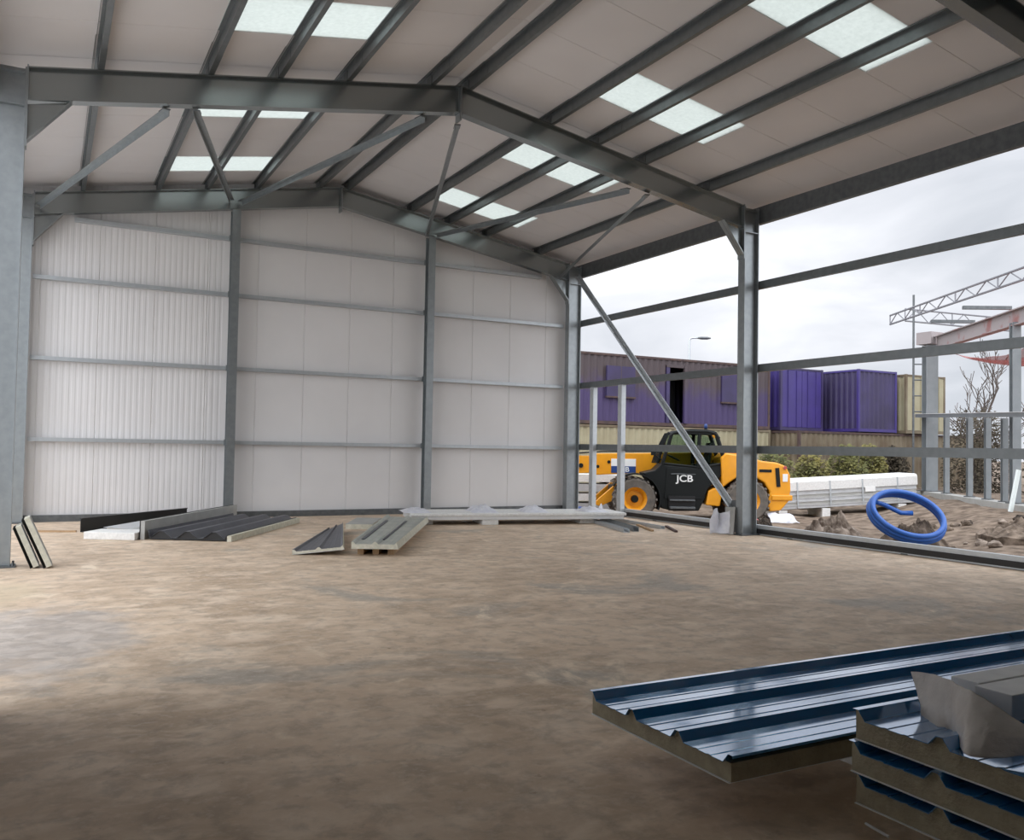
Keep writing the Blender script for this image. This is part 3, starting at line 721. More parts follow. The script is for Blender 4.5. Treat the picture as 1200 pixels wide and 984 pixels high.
# ------------------------------------------------------------------ containers
def corr_wall(m, a, b, z0, z1, inn, holes=(), pitch=.28, dep=.036):
    """corrugated wall from a to b (xy); inn = inward unit normal; holes: (s0, s1, zlo, zhi)"""
    a = Vector((*a, 0)); b = Vector((*b, 0)); L = (b - a).length; d = (b - a) / L; n = Vector((*inn, 0))
    P = [0]; D = [0]; s = 0
    k = max(1, round(L / pitch)); p = L / k
    pts = []
    for i in range(k):
        s = i * p
        pts += [(s, 0), (s + p * .26, 0), (s + p * .5, dep), (s + p * .76, dep)]
    pts.append((L, 0))
    for (s0, d0), (s1, d1) in zip(pts[:-1], pts[1:]):
        c = (s0 + s1) / 2
        spans = [(z0, z1)]
        for h0, h1, l, u in holes:
            if h0 < c < h1: spans = [(z0, l), (u, z1)] if l > z0 + .01 else [(u, z1)]
        for l, u in spans:
            A, B = a + d * s0 + n * d0, a + d * s1 + n * d1
            m.add([(A.x, A.y, l), (B.x, B.y, l), (B.x, B.y, u), (A.x, A.y, u)], [(0, 1, 2, 3)])
            A2, B2 = A + n * .02, B + n * .02
            m.add([(A2.x, A2.y, l), (B2.x, B2.y, l), (B2.x, B2.y, u), (A2.x, A2.y, u)], [(0, 3, 2, 1)])
def container(x0, x1, y0, y1, z0, z1, skin, frame, label, cat='container', holes=(), doors=None, group=None, smooth_front=False):
    t = thing('shipping_container', label, cat, ((x0 + x1) / 2, (y0 + y1) / 2, z0), group=group)
    e = .05; m = MB()
    if not smooth_front: corr_wall(m, (x0 + .08, y0 + .02), (x1 - .08, y0 + .02), z0 + .1, z1 - .08, (0, 1), holes)
    corr_wall(m, (x0 + .08, y1 - .02), (x1 - .08, y1 - .02), z0 + .1, z1 - .08, (0, -1))
    corr_wall(m, (x0 + .02, y0 + .08), (x0 + .02, y1 - .08), z0 + .1, z1 - .08, (1, 0))
    corr_wall(m, (x1 - .02, y0 + .08), (x1 - .02, y1 - .08), z0 + .1, z1 - .08, (-1, 0))
    m.box(x0 + .05, x1 - .05, y0 + .05, y1 - .05, z1 - .06, z1 - .03); m.box(x0 + .05, x1 - .05, y0 + .05, y1 - .05, z0 + .08, z0 + .14)
    m.build('corrugated_shell', skin, t, world=True, recalc=False)
    f = MB()
    for x in (x0, x1 - .1):
        for y in (y0, y1 - .1): f.box(x, x + .1, y, y + .1, z0, z1)
    build_each(f, 'corner_post', frame, t, world=True)
    r = MB()
    for y in (y0, y1 - .07):
        r.box(x0 + .1, x1 - .1, y, y + .07, z0 + .01, z0 + .13); r.box(x0 + .1, x1 - .1, y, y + .07, z1 - .09, z1 - .01)
    for x in (x0, x1 - .07):
        r.box(x, x + .07, y0 + .1, y1 - .1, z0 + .01, z0 + .13); r.box(x, x + .07, y0 + .1, y1 - .1, z1 - .09, z1 - .01)
    build_each(r, 'edge_rail', frame, t, world=True)
    if smooth_front:
        xm = (x0 + x1) / 2
        for a, b in ((x0 + .11, xm - .01), (xm + .01, x1 - .11)):
            D = MB().box(a, b, y0 + .01, y0 + .05, z0 + .14, z1 - .1).build('door', skin, t, world=True, bevel=.01)
            w = b - a
            for q in (.28, .72):
                MB().tube([(a + w * q, y0 - .015, z0 + .12), (a + w * q, y0 - .015, z1 - .09)], .017, 8).build('locking_bar', skin, D, world=True)
    return t
t = container(14.1, 26.32, 26.0, 28.44, 2.47, 5.06, PURPF, RUST, 'long weathered purple container on the top tier with shuttered openings', holes=[(6.95, 7.75, 0, 4.7)])
MB().box(21.05, 21.2, 25.99, 26.05, 2.6, 4.72).build('door_jamb', PURPD, t, world=True); MB().box(21.88, 22.02, 25.95, 26.05, 2.6, 4.78).build('door_jamb', PURPF, t, world=True)
MB().box(21.05, 22.0, 25.98, 26.06, 4.70, 4.80).build('lintel', PURPF, t, world=True)
MB().box(20.6, 22.4, 27.2, 27.25, 2.65, 4.95).build('doorway_shade', DARK, t, world=True)  # dark sheet puts the shade inside the doorway into colour
for x0, x1, zl, zh in ((18.3, 19.55, 3.5, 4.6), (23.72, 25.25, 3.5, 4.78)):
    s = MB().box(x0, x1, 25.93, 26.0, zl, zh).build('shutter', PURPD, t, world=True)
    MB().box(x0 - .03, x1 + .03, 25.92, 26.0, zl - .06, zl).build('sill', RUST, s, world=True)
    MB().box((x0 + x1) / 2 - .015, (x0 + x1) / 2 + .015, 25.925, 25.94, zl, zh).build('split_bar', PURPF, s, world=True)
container(26.9, 29.34, 26.0, 32.06, 2.47, 5.06, PURP, PURPD, 'purple container seen end on with smooth doors, left of the two purple ends', smooth_front=True)
container(29.95, 32.3, 24.7, 30.76, 2.47, 5.06, PURPD, PURP, 'purple container seen end on with ribbed end, right of the two purple ends')
container(32.62, 35.2, 24.5, 30.56, 2.45, 4.98, CREAM, CREAMB, 'cream container on the top tier at the right end of the row', smooth_front=True)
container(14.1, 26.32, 25.95, 28.4, -.45, 2.46, CREAM, CREAMB, 'long cream container on the ground below the weathered purple one', group='ground tier containers')
container(26.5, 38.7, 24.62, 32.0, -.45, 2.44, CREAMB, RUST, 'rusty cream container on the ground below the purple ends', group='ground tier containers')
for i, x in enumerate((15.2, 19.0, 24.2)):
    pass

# street lamp
t = thing('street_lamp', 'grey street lamp rising behind the purple containers', 'lamp', (27.85, 32.9, -.45))
MB().tube([(0, 0, 0), (0, 0, 4.0), (0, 0, 7.3), (.02, -.01, 7.42), (.1, -.05, 7.47), (.4, -.22, 7.48)], [.09, .08, .055, .05, .045, .04], 10).build('pole', GALVL, t, smooth=True)
m = MB()
for k, (u, r, h) in enumerate(((.35, .05, .04), (.5, .13, .07), (.75, .14, .07), (.9, .06, .03))):
    c = Vector((u, -u * .545, 7.47)); 
    m.v += [tuple(c + Vector((.48 * r * math.sin(2 * PI * q / 10), .87 * r * math.sin(2 * PI * q / 10), h * math.cos(2 * PI * q / 10)))) for q in range(10)]
    if k: m.f += [((k - 1) * 10 + q, (k - 1) * 10 + (q + 1) % 10, k * 10 + (q + 1) % 10, k * 10 + q) for q in range(10)]
m.f += [tuple(range(10)), tuple(range(30, 40))]
m.build('lamp_head', GALVD, t, smooth=True)
MB().tube([(0, 0, 0), (0, 0, .9)], .11, 10).build('base_sleeve', GALVD, t)

# ------------------------------------------------------------------ telescopic handler
TH = thing('telescopic_handler', 'orange and black telescopic handler parked outside beyond the open right side', 'vehicle', (15.28, 20.03, -.42), math.radians(-28.2))
def prism(poly, y0, y1):
    m = MB(); n = len(poly)
    m.add([(p[0], y0, p[1]) for p in poly] + [(p[0], y1, p[1]) for p in poly], [(i, (i + 1) % n, n + (i + 1) % n, n + i) for i in range(n)] + [tuple(range(n)), tuple(range(n, 2 * n))[::-1]]); return m
def wheel(x, y, outer):
    R = .62; w = .4; s = -1 if outer < 0 else 1
    m = MB().lathe([(.34, -w / 2), (.42, -w / 2), (.54, -w / 2 - .01), (.595, -w / 2 + .05), (.6, 0), (.595, w / 2 - .05), (.54, w / 2 + .01), (.42, w / 2), (.34, w / 2)], (x, y, .6), (0, 1, 0), 40)
    for k in range(20):                  # tread lugs
        a = 2 * PI * k / 20
        for e in (-1, 1):
            aa = a + (e * .08)
            M = Matrix.Rotation(-aa, 3, 'Y') @ Matrix.Rotation(e * .5, 3, 'X')
            m.obox(Vector((x, y + e * .1, .6)) + Matrix.Rotation(-aa, 3, 'Y') @ Vector((.605, 0, 0)), (.022, .11, .03), Matrix.Rotation(-aa, 3, 'Y') @ Matrix.Rotation(e * .45, 3, 'X'))
    tyre = m.build('wheel', RUBB, TH, smooth=False)
    MB().lathe([(.0, s * .06), (.10, s * .06), (.12, s * .03), (.24, s * .02), (.28, s * .12), (.345, s * .2), (.345, -s * .18), (.25, -s * .15), (0, -s * .1)], (x, y, .6), (0, 1, 0), 28).build('rim', YEL, tyre, smooth=False)
    MB().lathe([(0, s * .16), (.09, s * .16), (.11, s * .10), (.11, s * .05), (0, s * .05)], (x, y, .6), (0, 1, 0), 16).build('hub', MBLK, tyre)
for x in (.0, 3.2):
    wheel(x, .2, -1); wheel(x, 2.1, 1)
MB().box(-.6, 4.0, .75, 1.6, .5, .95).build('chassis', MBLK, TH, bevel=.02)
for x in (0, 3.2): MB().tube([(x, .35, .6), (x, 1.95, .6)], .13, 12).build('axle', YEL, TH, smooth=True)
# front nose and leg frames
nz_ = prism([(-1.15, .42), (-.95, .35), (-.35, .62), (-.30, .95), (-.50, 1.0)], .45, .62); nz_.add(*[(lambda q: (q.v, q.f))(prism([(-1.15, .42), (-.95, .35), (-.35, .62), (-.30, .95), (-.50, 1.0)], 1.7, 1.87))][0]); build_each(nz_, 'front_frame', YEL, TH, bevel=.015)
# front mudguard
mg = MB()
for k in range(13):
    a = math.radians(150 - k * 14.5); mg.v += [(math.cos(a) * R_, y_, .6 + math.sin(a) * R_) for R_ in (.70, .74) for y_ in (-.02, .45)]
for k in range(12):
    b_ = k * 4; mg.f += [(b_, b_ + 1, b_ + 5, b_ + 4), (b_ + 2, b_ + 6, b_ + 7, b_ + 3), (b_, b_ + 4, b_ + 6, b_ + 2), (b_ + 1, b_ + 3, b_ + 7, b_ + 5)]
mg.f += [(0, 2, 3, 1), (48, 49, 51, 50)]
mg.build('mudguard', MBLK, TH)
# lower cab body
body = [(.25, 1.34), (.45, 1.08), (.68, .80), (.78, .34), (1.15, .26), (1.86, .28), (2.02, .62), (2.10, .90), (2.42, 1.20), (2.69, 1.50), (2.66, 1.70), (1.9, 1.52), (.97, 1.56), (.80, 1.62), (.60, 1.42)]
CB = prism(body, .25, 1.12).build('cab_body', MBLK, TH, bevel=.03)
dr_ = prism([(.86, .62), (1.95, .62), (2.2, 1.15), (2.2, 1.47), (.92, 1.50)], .232, .25).build('door', MBLK, TH, bevel=.008)
MB().tube([(1.05, .215, 1.32), (1.25, .2, 1.33), (1.45, .215, 1.32)], .014, 6).build('door_handle', GALVD, dr_)
MB().box(1.0, 1.72, .05, .26, .34, .40).build('step', GALVD, TH, bevel=.008); MB().box(1.0, 1.72, .10, .26, .56, .60).build('step', GALVD, TH, bevel=.008)
MB().box(.98, 1.74, .2, .26, .28, .7).build('step_box', BLACK, TH)
prism([(2.05, .45), (2.45, .42), (2.52, .80), (2.3, .95), (2.12, .85)], .22, .95).build('fuel_tank', YEL, TH, bevel=.03)
# cab frame: pillars and roof
fr = MB()
for y in (.27, 1.08):
    for a, b, w in (((.80, 1.60), (1.06, 2.46), .05), ((1.83, 1.50), (1.86, 2.5), .055), ((2.62, 1.62), (2.36, 2.42), .06), ((.78, 1.62), (1.9, 1.52), .035), ((1.9, 1.52), (2.66, 1.66), .04)):
        fr.tube([(a[0], y, a[1]), (b[0], y, b[1])], w, 6)
    fr.tube([(1.0, y, 2.40), (1.12, y, 2.5), (1.5, y, 2.55), (2.1, y, 2.55), (2.3, y, 2.5), (2.42, y, 2.35)], .05, 6)
fr.build('cab_frame', MBLK, TH)
prism([(1.06, 2.50), (1.2, 2.57), (1.6, 2.62), (2.1, 2.61), (2.34, 2.55), (2.40, 2.46), (1.06, 2.46)], .24, 1.12).build('cab_roof', MBLK, TH, bevel=.02)
prism([(1.75, 2.60), (2.45, 2.58), (2.56, 2.44), (2.44, 2.34), (2.36, 2.46), (1.75, 2.56)], 1.13, 1.5).build('boom_tail_cover', YEL, TH, bevel=.02)
g = prism([(.84, 1.63), (1.08, 2.44), (1.82, 2.5), (1.80, 1.53)], .268, .276).build('side_window', GLASS, TH)
prism([(1.90, 1.54), (1.92, 2.48), (2.34, 2.42), (2.58, 1.66)], .268, .276).build('rear_side_window', GLASS, TH)
prism([(.84, 1.63), (1.08, 2.44), (1.82, 2.5), (1.80, 1.53)], 1.074, 1.082).build('side_window', GLASS, TH)
prism([(1.90, 1.54), (1.92, 2.48), (2.34, 2.42), (2.58, 1.66)], 1.074, 1.082).build('rear_side_window', GLASS, TH)
w_ = MB(); w_.add([(.80, .3, 1.62), (.80, 1.06, 1.62), (1.05, 1.06, 2.46), (1.05, .3, 2.46), (.808, .3, 1.62), (.808, 1.06, 1.62), (1.058, 1.06, 2.46), (1.058, .3, 2.46)], [(0, 1, 2, 3), (4, 7, 6, 5), (0, 4, 5, 1), (1, 5, 6, 2), (2, 6, 7, 3), (3, 7, 4, 0)]); w_.build('windscreen', GLASS, TH)
# guard bars before the windscreen
gb = MB()
for k in range(5):
    y = .3 + k * .18; gb.tube([(.62, y, 1.62), (.72, y, 1.95), (1.0, y, 2.5)], .014, 6)
build_each(gb, 'guard_bar', MBLK, TH)
# seat and steering wheel inside
st_ = MB().box(1.75, 2.15, .45, .95, 1.52, 1.62); st_.obox((2.2, .7, 1.9), (.06, .24, .33), Matrix.Rotation(.15, 3, 'Y')); st_.build('seat', MBLK, TH, bevel=.03)
MB().tube([(1.2 + .17 * math.cos(a), .7 + .18 * math.sin(a), 1.78 - .08 * math.cos(a)) for a in [2 * PI * k / 16 for k in range(16)]], .016, 6, closed=True).build('steering_wheel', MBLK, TH)
# boom
MB().add(*(lambda q: (q.v, q.f))(prism([(-1.15, 1.22), (3.2, 1.42), (3.55, 1.75), (3.45, 1.98), (-1.15, 1.86)], 1.25, 1.6))).build('boom', YEL, TH, bevel=.02)
MB().add(*(lambda q: (q.v, q.f))(prism([(-2.2, 1.22), (-1.0, 1.30), (-1.0, 1.80), (-2.2, 1.78)], 1.29, 1.56))).build('boom_extension', YEL, TH, bevel=.015)
bh = MB(); 
for y in (1.3, 1.36, 1.5): bh.tube([(-1.6, y, 1.86), (-.8, y, 1.93), (.5, y, 1.95), (2.2, y, 2.0)], .022, 6)
build_each(bh, 'boom_hose', MBLK, TH)
bs = MB()
for x, z, r in ((-1.45, 1.5, .07), (-.95, 1.48, .05), (-.62, 1.62, .05), (.75, 1.75, .06)): bs.tube([(x, 1.235, z), (x, 1.62, z)], r, 12)
build_each(bs, 'pivot_pin', MBLK, TH)
MB().tube([(.4, 1.42, .95), (1.7, 1.42, 1.44)], .07, 12).build('lift_ram', GALVL, TH, smooth=True)
cg = MB()
for y in (.75, 1.95): cg.box(-2.15, -2.07, y, y + .08, .25, 1.35)
for z in (.3, .75, 1.25): cg.box(-2.14, -2.08, .8, 1.98, z, z + .08)
cg.box(-2.1, -1.6, 1.3, 1.55, .95, 1.32); cg.build('fork_carriage', MBLK, TH, bevel=.01)
for y in (1.0, 1.75): MB().box(-3.2, -2.1, y, y + .1, .22, .27).build('fork', MBLK, TH)
# decal on the boom
dz = MB().box(-.55, .18, 1.235, 1.25, 1.30, 1.50).build('decal', DECB, TH)
MB().box(-.55, .18, 1.236, 1.25, 1.50, 1.72).build('decal', WLET, TH)
# rear body and engine cover
rear = [(2.5, .95), (2.46, 1.82), (2.6, 1.95), (3.2, 1.86), (3.62, 1.74), (4.05, 1.70), (4.32, 1.60), (4.44, 1.35), (4.46, .92), (4.40, .60), (4.18, .34), (3.86, .30), (3.78, .52), (3.86, .85), (3.7, 1.12), (3.45, 1.28), (3.2, 1.32), (2.95, 1.28), (2.72, 1.12)]
RB = prism(rear, .16, 2.1).build('rear_body', YEL, TH, bevel=.04)
vt = MB(); vt.obox((4.08, .15, 1.28), (.055, .012, .27), Matrix.Rotation(-.08, 3, 'Y')); vt.build('vent_slot', MBLK, RB)
MB().box(3.55, 3.9, .145, .165, 1.42, 1.5).build('grab_slot', MBLK, RB)
MB().tube([(4.28, .15, 1.56), (4.28, .12, 1.56)], .05, 12).build('rear_lamp', RED, RB)
MB().box(4.22, 4.36, .145, .165, 1.16, 1.38).build('reflector', WLET, RB)
MB().box(3.9, 4.5, .12, 2.15, .62, .78).build('bumper', YEL, TH, bevel=.03)
MB().tube([(2.2, 1.0, 2.6), (2.2, 1.0, 2.66)], .05, 10).build('beacon_base', MBLK, TH)
bk = MB().lathe([(0, 0), (.055, 0), (.05, .1), (.03, .13), (0, .135)], (2.2, 1.0, 2.66), (0, 0, 1), 14).build('beacon', DECB, TH, smooth=True)
MB().box(2.1, 3.3, 1.7, 2.2, .55, 1.55).build('engine_cover', YEL, TH, bevel=.05)
mr_ = MB().tube([(.8, .2, 1.7), (.55, .0, 1.85), (.5, -.02, 2.0)], .012, 6); mr_.build('mirror_arm', MBLK, TH)
MB().box(.42, .56, -.06, -.03, 1.85, 2.12).build('mirror', MBLK, TH, bevel=.01)

def text(body, size, name, m, parent, loc, rot, ext=.004, sx=1., shear=0.):
    cu = bpy.data.curves.new(name, 'FONT'); cu.body = body; cu.size = size; cu.extrude = ext; cu.offset = size * .018; cu.align_x = 'CENTER'; cu.align_y = 'CENTER'; cu.shear = shear
    tmp = bpy.data.objects.new('tmp', cu); COL.objects.link(tmp); bpy.context.view_layer.update()
    me = bpy.data.meshes.new_from_object(tmp.evaluated_get(bpy.context.evaluated_depsgraph_get())); bpy.data.objects.remove(tmp)
    me.materials.clear(); me.materials.append(m); me.name = name
    o = bpy.data.objects.new(name, me); COL.objects.link(o); o.parent = parent; o.location = loc; o.rotation_euler = rot; o.scale = (sx, 1, 1); return o
o = text('JCB', .27, 'lettering', WLET, dr_, (1.44, .228, 1.19), (PI / 2, 0, 0), sx=1.15); o['label'] = 'white block lettering on the black door'
o = text('JCB', .20, 'lettering', WLET, TH, (-.18, 1.232, 1.40), (PI / 2, 0, 0), sx=1.1); o['label'] = 'white lettering on the boom decal'
MB().box(1.30, 1.75, .226, .233, 1.315, 1.335).build('door_trim', GALVD, dr_)

# ------------------------------------------------------------------ things on the ground outside
def gpt(x, y, dz=0): return (x, y, gz(x, y) + dz)
# stack of pale panels
a0 = Vector((20.85, 20.25, -.36)); a1 = Vector((25.35, 18.55, -.06)); dv = a1 - a0; Ls = dv.length
rz = math.atan2(dv.y, dv.x); tilt = -math.asin(dv.z / Ls)
ordn = ['lowest', 'second lowest', 'third lowest', 'middle', 'third from the top', 'second from the top', 'topmost']
for k in range(7):
    t = thing('cladding_sheet', 'pale grey sheet in the outside pack behind the blue pipe, %s' % ordn[k], 'panel', a0 + Vector((0, 0, .105 + k * .113)), (0, tilt, rz), group='pale panels stacked outside')
    MB().box(0, Ls, 0, 1.1, 0, .098).build('core', GREYS if k % 2 else MEMB, t, bevel=.006)
    MB().box(-.01, Ls + .01, -.02, 1.12, .0985, .111).build('skin_sheet', WHITE, t)
t = thing('pack_cover', 'white plastic cover over the pack of pale panels outside', 'cover', a0 + Vector((0, 0, .105 + 7 * .113)), (0, tilt, rz))
P = [(-.04, -.22), (-.045, .05), (0, .115), (.1, .13), (1.0, .13), (1.12, .11), (1.16, .05), (1.16, -.22), (1.15, -.22), (1.145, .045), (1.11, .10), (1.0, .12), (.1, .12), (.01, .105), (-.033, .045), (-.03, -.22)]
m = MB(); n = len(P); m.add([(x, p[0], p[1]) for x in (0, Ls) for p in P], [(i, (i + 1) % n, n + (i + 1) % n, n + i) for i in range(n)] + [tuple(range(n)), tuple(range(n, 2 * n))[::-1]]); m.build('sheeting', POLY, t)
st2 = MB()
for x in (.7, 1.8, 2.9, 4.1): st2.box(x, x + .05, -.05, -.044, -.75, .06)
build_each(st2, 'strap', GALVL, t)
MB().box(3.0, 3.35, -.056, -.05, -.36, -.2).build('paper_label', WLET, t)
for i, f in enumerate((.06, .36, .9)):
    p = a0 + dv * f + Vector((0, 0, .1)); zt = p.z + .1; M = Matrix.Translation(p) @ Matrix.Rotation(rz, 4, 'Z')
    m = MB().box(-.14, .14, .0, 1.0, -.35, -.02 - .004); o = m.xf(M).build('support_block', POLY, bevel=.01)
    tag(o, 'white block under the pack of pale panels outside, %s' % ('beside the orange vehicle', 'second from the orange vehicle', 'behind the blue pipe')[i], 'block', 'blocks under the pale panels')

# blue pipe coil
def coil():
    t = thing('pipe_coil', 'coil of thick blue water pipe leaning on the soil heap', 'pipe', (16.2, 11.9, -.2))
    c = Vector((16.28, 12.0, .30))
    e1 = Vector((.66, -.70, -.30)).normalized(); nrm = Vector((-.42, -.58, .70)); e2 = nrm.cross(e1).normalized(); n3 = e1.cross(e2).normalized()
    for k, (r, off) in enumerate(((.74, 0), (.73, .075), (.70, .15))):
        MB().tube([c + n3 * (off - .05) + e1 * math.cos(a) * r + e2 * math.sin(a) * r * .80 for a in [2 * PI * q / 48 for q in range(48)]], .055, 10, closed=True).build('pipe_turn', PIPE, t, world=True, smooth=True)
    MB().tube([c - e1 * .70 + e2 * .12, c - e1 * .45 + e2 * .22 - n3 * .1, c - e1 * .1 + e2 * .16 - n3 * .12, c + e1 * .12 + e2 * .24 - n3 * .1], .05, 10).build('pipe_tail', PIPE, t, world=True, smooth=True)
coil()
def heap(x, y, rx, ry, h, seed, label, m=CLOD, zc=None):
    z0 = (gz(x, y) if zc is None else zc) - .16
    def fn(u, v):
        a = u * 2 * PI; r = v
        px, py = x + math.cos(a) * rx * r, y + math.sin(a) * ry * r
        q = Vector((px * 1.7 + seed, py * 1.7, seed))
        hh = (1 - r * r) ** 1.0 * h * (1 + .7 * noise.fractal(q, .9, 2.1, 5)) + .06 + .14 * (1 - r ** 4) * noise.fractal(q * 3.1, .95, 2.2, 5)
        return Vector((px, py, z0 + max(-.05, hh) - (.9 if r > .98 else 0)))
    o = MB().grid(fn, 72, 22).build('soil_heap', m, smooth=False); tag(o, label, 'heap', 'soil heaps'); return o
CLODD = mat('dark wet soil', (.028, .02, .015), .95, 0, (.12, .09, .066), 5, 9, lo=.38, hi=.66, bump=1., bscale=14)
CLODP = mat('pale sandy soil', (.12, .088, .066), .95, 0, (.33, .27, .22), 5, 9, lo=.38, hi=.62, bump=1., bscale=14)
heap(14.2, 13.95, .8, .6, .62, 3, 'dark soil heap just outside the open side, left of the blue pipe', CLODD)
heap(14.85, 12.7, .95, .65, .72, 9, 'pale sandy soil heap between the dark heap and the blue pipe', CLODP)
heap(16.95, 12.3, 1.05, .8, .60, 15, 'brown soil heap under the blue pipe coil')
heap(19.9, 11.2, 1.8, 1.3, .30, 21, 'low brown soil heap right of the blue pipe')
# lumps of rubble
rr = random.Random(5)
for i in range(46):
    u = rr.random(); x = 15.6 + rr.random() * 6.5; y = 7.5 + rr.random() * 7.5
    if .81 * x - .59 * y < 5: continue
    r = .05 + rr.random() * .09; z = gz(x, y)
    m = MB(); 
    def fn(u, v, r=r, i=i):
        a = u * 2 * PI; b = (v - .5) * PI; d = Vector((math.cos(a) * math.cos(b), math.sin(a) * math.cos(b), math.sin(b) * .7)); return Vector((x, y, z + r * .3)) + d * r * (1 + .45 * noise.noise(d * 1.6 + Vector((i, 0, 0))))
    m.grid(fn, 9, 6); o = m.build('rubble_lump', (CLOD, CLODP, CLODD)[i % 3]); tag(o, 'lump of soil on the rough ground right of the blue pipe', 'rubble', 'soil lumps on the rough ground')
o = MB().ext([(-.07, -.03), (.07, -.03), (.07, .03), (-.07, .03)], (23.1, 14.05, gz(23.1, 14.05)), (23.3, 13.95, 1.22), up=(0, 1, 0)).build('leaning_board', PWH, bevel=.006); tag(o, 'white board leaning against the steel column at the right edge', 'board')
o = crumple([[(18.55, 18.05, -.43), (18.9, 17.9, -.43), (19.3, 17.75, -.43)], [(18.6, 18.3, -.2), (18.9, 18.15, -.15), (19.3, 18.0, -.22)], [(18.7, 18.6, -.40), (19.0, 18.5, -.36), (19.4, 18.3, -.42)]], 14, 10, .06, 4, 'plastic_rubbish', WRAP, .01); tag(o, 'crumpled white plastic on the ground behind the orange vehicle', 'rubbish')
o = MB().tube([(14.6, 16.7, -.38), (15.0, 16.5, -.2), (15.3, 16.2, -.1), (15.6, 16.1, -.25), (15.9, 15.9, -.12), (16.15, 15.75, -.36)], .07, 8).build('red_hose', RED, smooth=True); tag(o, 'red hose lying on the ground before the orange vehicle', 'hose')
# pale slatted pack and blue bundle behind the vehicle front
for k in range(4):
    t = thing('timber_pack', 'pale board pack behind the front wheel of the orange vehicle, %s of four' % ('lowest', 'second', 'third', 'topmost')[k], 'boards', (14.9, 23.2, -.42 + k * .3), math.radians(-20), group='board packs behind the vehicle')
    MB().box(-1.5, 1.8, 0, 1.0, .06, .29).build('boards', POLY if k % 2 else MEMB, t)
    for x in (-1.2, 0, 1.4): MB().box(x - .05, x + .05, .02, .98, 0, .06).build('spacer', RUST, t)
o = thing('blue_bundle', 'blue and white wrapped bundle on the ground left of the orange vehicle', 'bundle', (13.95, 20.9, -.42), math.radians(-28))
MB().box(-.35, .15, 0, .6, .05, .33).build('bundle', DECB, o, bevel=.05); MB().box(-.36, .16, -.01, .61, 0, .07).build('white_base', WLET, o, bevel=.02)

# neighbouring steel frame
p1 = Vector((28.4, 20.3, 0)); p2 = Vector((24.2, 14.6, 0)); dn = (p2 - p1).normalized(); Ln = (p2 - p1).length
def post(p, w, d, zb, zt, name, label, m=GALVX):
    t = thing(name, label, 'post', (p.x, p.y, zb), group='posts of the neighbouring steel frame')
    MB().ext([(a, b + d / 2) for a, b in I_prof(d, w, .03, .02)], (p.x, p.y, zb), (p.x, p.y, zt), up=tuple(dn)).build('shaft', m, t, world=True)
    MB().box(p.x - w * .8, p.x + w * .8, p.y - w * .8, p.y + w * .8, zb, zb + .03).build('base_plate', GALVD, t, world=True); return t
post(p1, .40, .50, .275, 5.5, 'steel_column', 'stout grey column of the unfinished steel frame, beside the cream container')
post(p2, .22, .24, .275, 5.3, 'steel_column', 'slimmer grey column of the unfinished steel frame, at the right edge')
for f, n in ((.24, 'first right of the stout column'), (.53, 'second right of the stout column'), (.73, 'third right of the stout column'), (.9, 'beside the slimmer column')):
    post(p1 + dn * Ln * f, .15, .17, .275, 2.93 - .3 * f, 'steel_post', 'short grey post of the unfinished steel frame, ' + n)
fo = Vector((-.81, .59, 0)) * .28
t = thing('frame_rail', 'pale horizontal rail joining the columns of the unfinished steel frame', 'rail', p1 + Vector((0, 0, 3)))
MB().ext([(-.07, -.06), (.07, -.06), (.07, .06), (-.07, .06)], fo + p1 - dn * .5 + Vector((0, 0, 2.98)), fo + p2 + dn * 2.5 + Vector((0, 0, 2.64))).build('rail_bar', GALVX, t, world=True)
MB().ext([(-.09, .0605), (.09, .0605), (.09, .075), (-.09, .075)], fo + p1 - dn * .5 + Vector((0, 0, 2.98)), fo + p2 + dn * 2.5 + Vector((0, 0, 2.64))).build('rail_cap', WHITE, t, world=True)
t = thing('foundation_beam', 'pale concrete edge beam under the unfinished steel frame', 'beam', p1)
MB().ext([(-.25, -.6), (.25, -.6), (.25, .272), (-.25, .272)], p1 - dn * .8, p2 + dn * 3).build('beam', GREYS, t, world=True)
t = thing('eaves_rafter', 'pinkish red primed beam at the top of the unfinished steel frame', 'beam', p1 + Vector((0, 0, 5.5)))
MB().ext([(a, b) for a, b in I_prof(.46, .25, .03, .02)], p1 + dn * .3 + Vector((.1, -.1, 5.78)), p2 + dn * 3 + Vector((0, 0, 5.62))).build('beam', PINK, t, world=True)
MB().box(p1.x - .35, p1.x + .35, p1.y - .3, p1.y + .3, 5.52, 5.95).build('end_plate', PINK, t, world=True)
for f in (.35, .75):
    q = p1 + dn * Ln * f + Vector((0, 0, 5.95)); MB().ext([(-.06, -.05), (.06, -.05), (.06, .05), (-.06, .05)], q + Vector((-.6, .45, .06)), q + Vector((.5, -.35, .04))).build('cross_bar', GALVD, t, world=True)
# netting
nn = Vector((.81, -.59, 0))
def fn(u, v):
    p = p1 + dn * (1.0 + u * (Ln + 2.0)) + nn * (.35 + v * 3.0); s = 4 * u * (1 - u) * .55
    return Vector((p.x, p.y, 5.12 - s - .25 * math.sin(v * PI) + .06 * noise.noise(Vector((u * 9, v * 5, 0)))))
o = MB().grid(fn, 30, 10).build('safety_net', NET, smooth=True, solid=.01); tag(o, 'sagging red safety net under the beams of the unfinished steel frame', 'net')
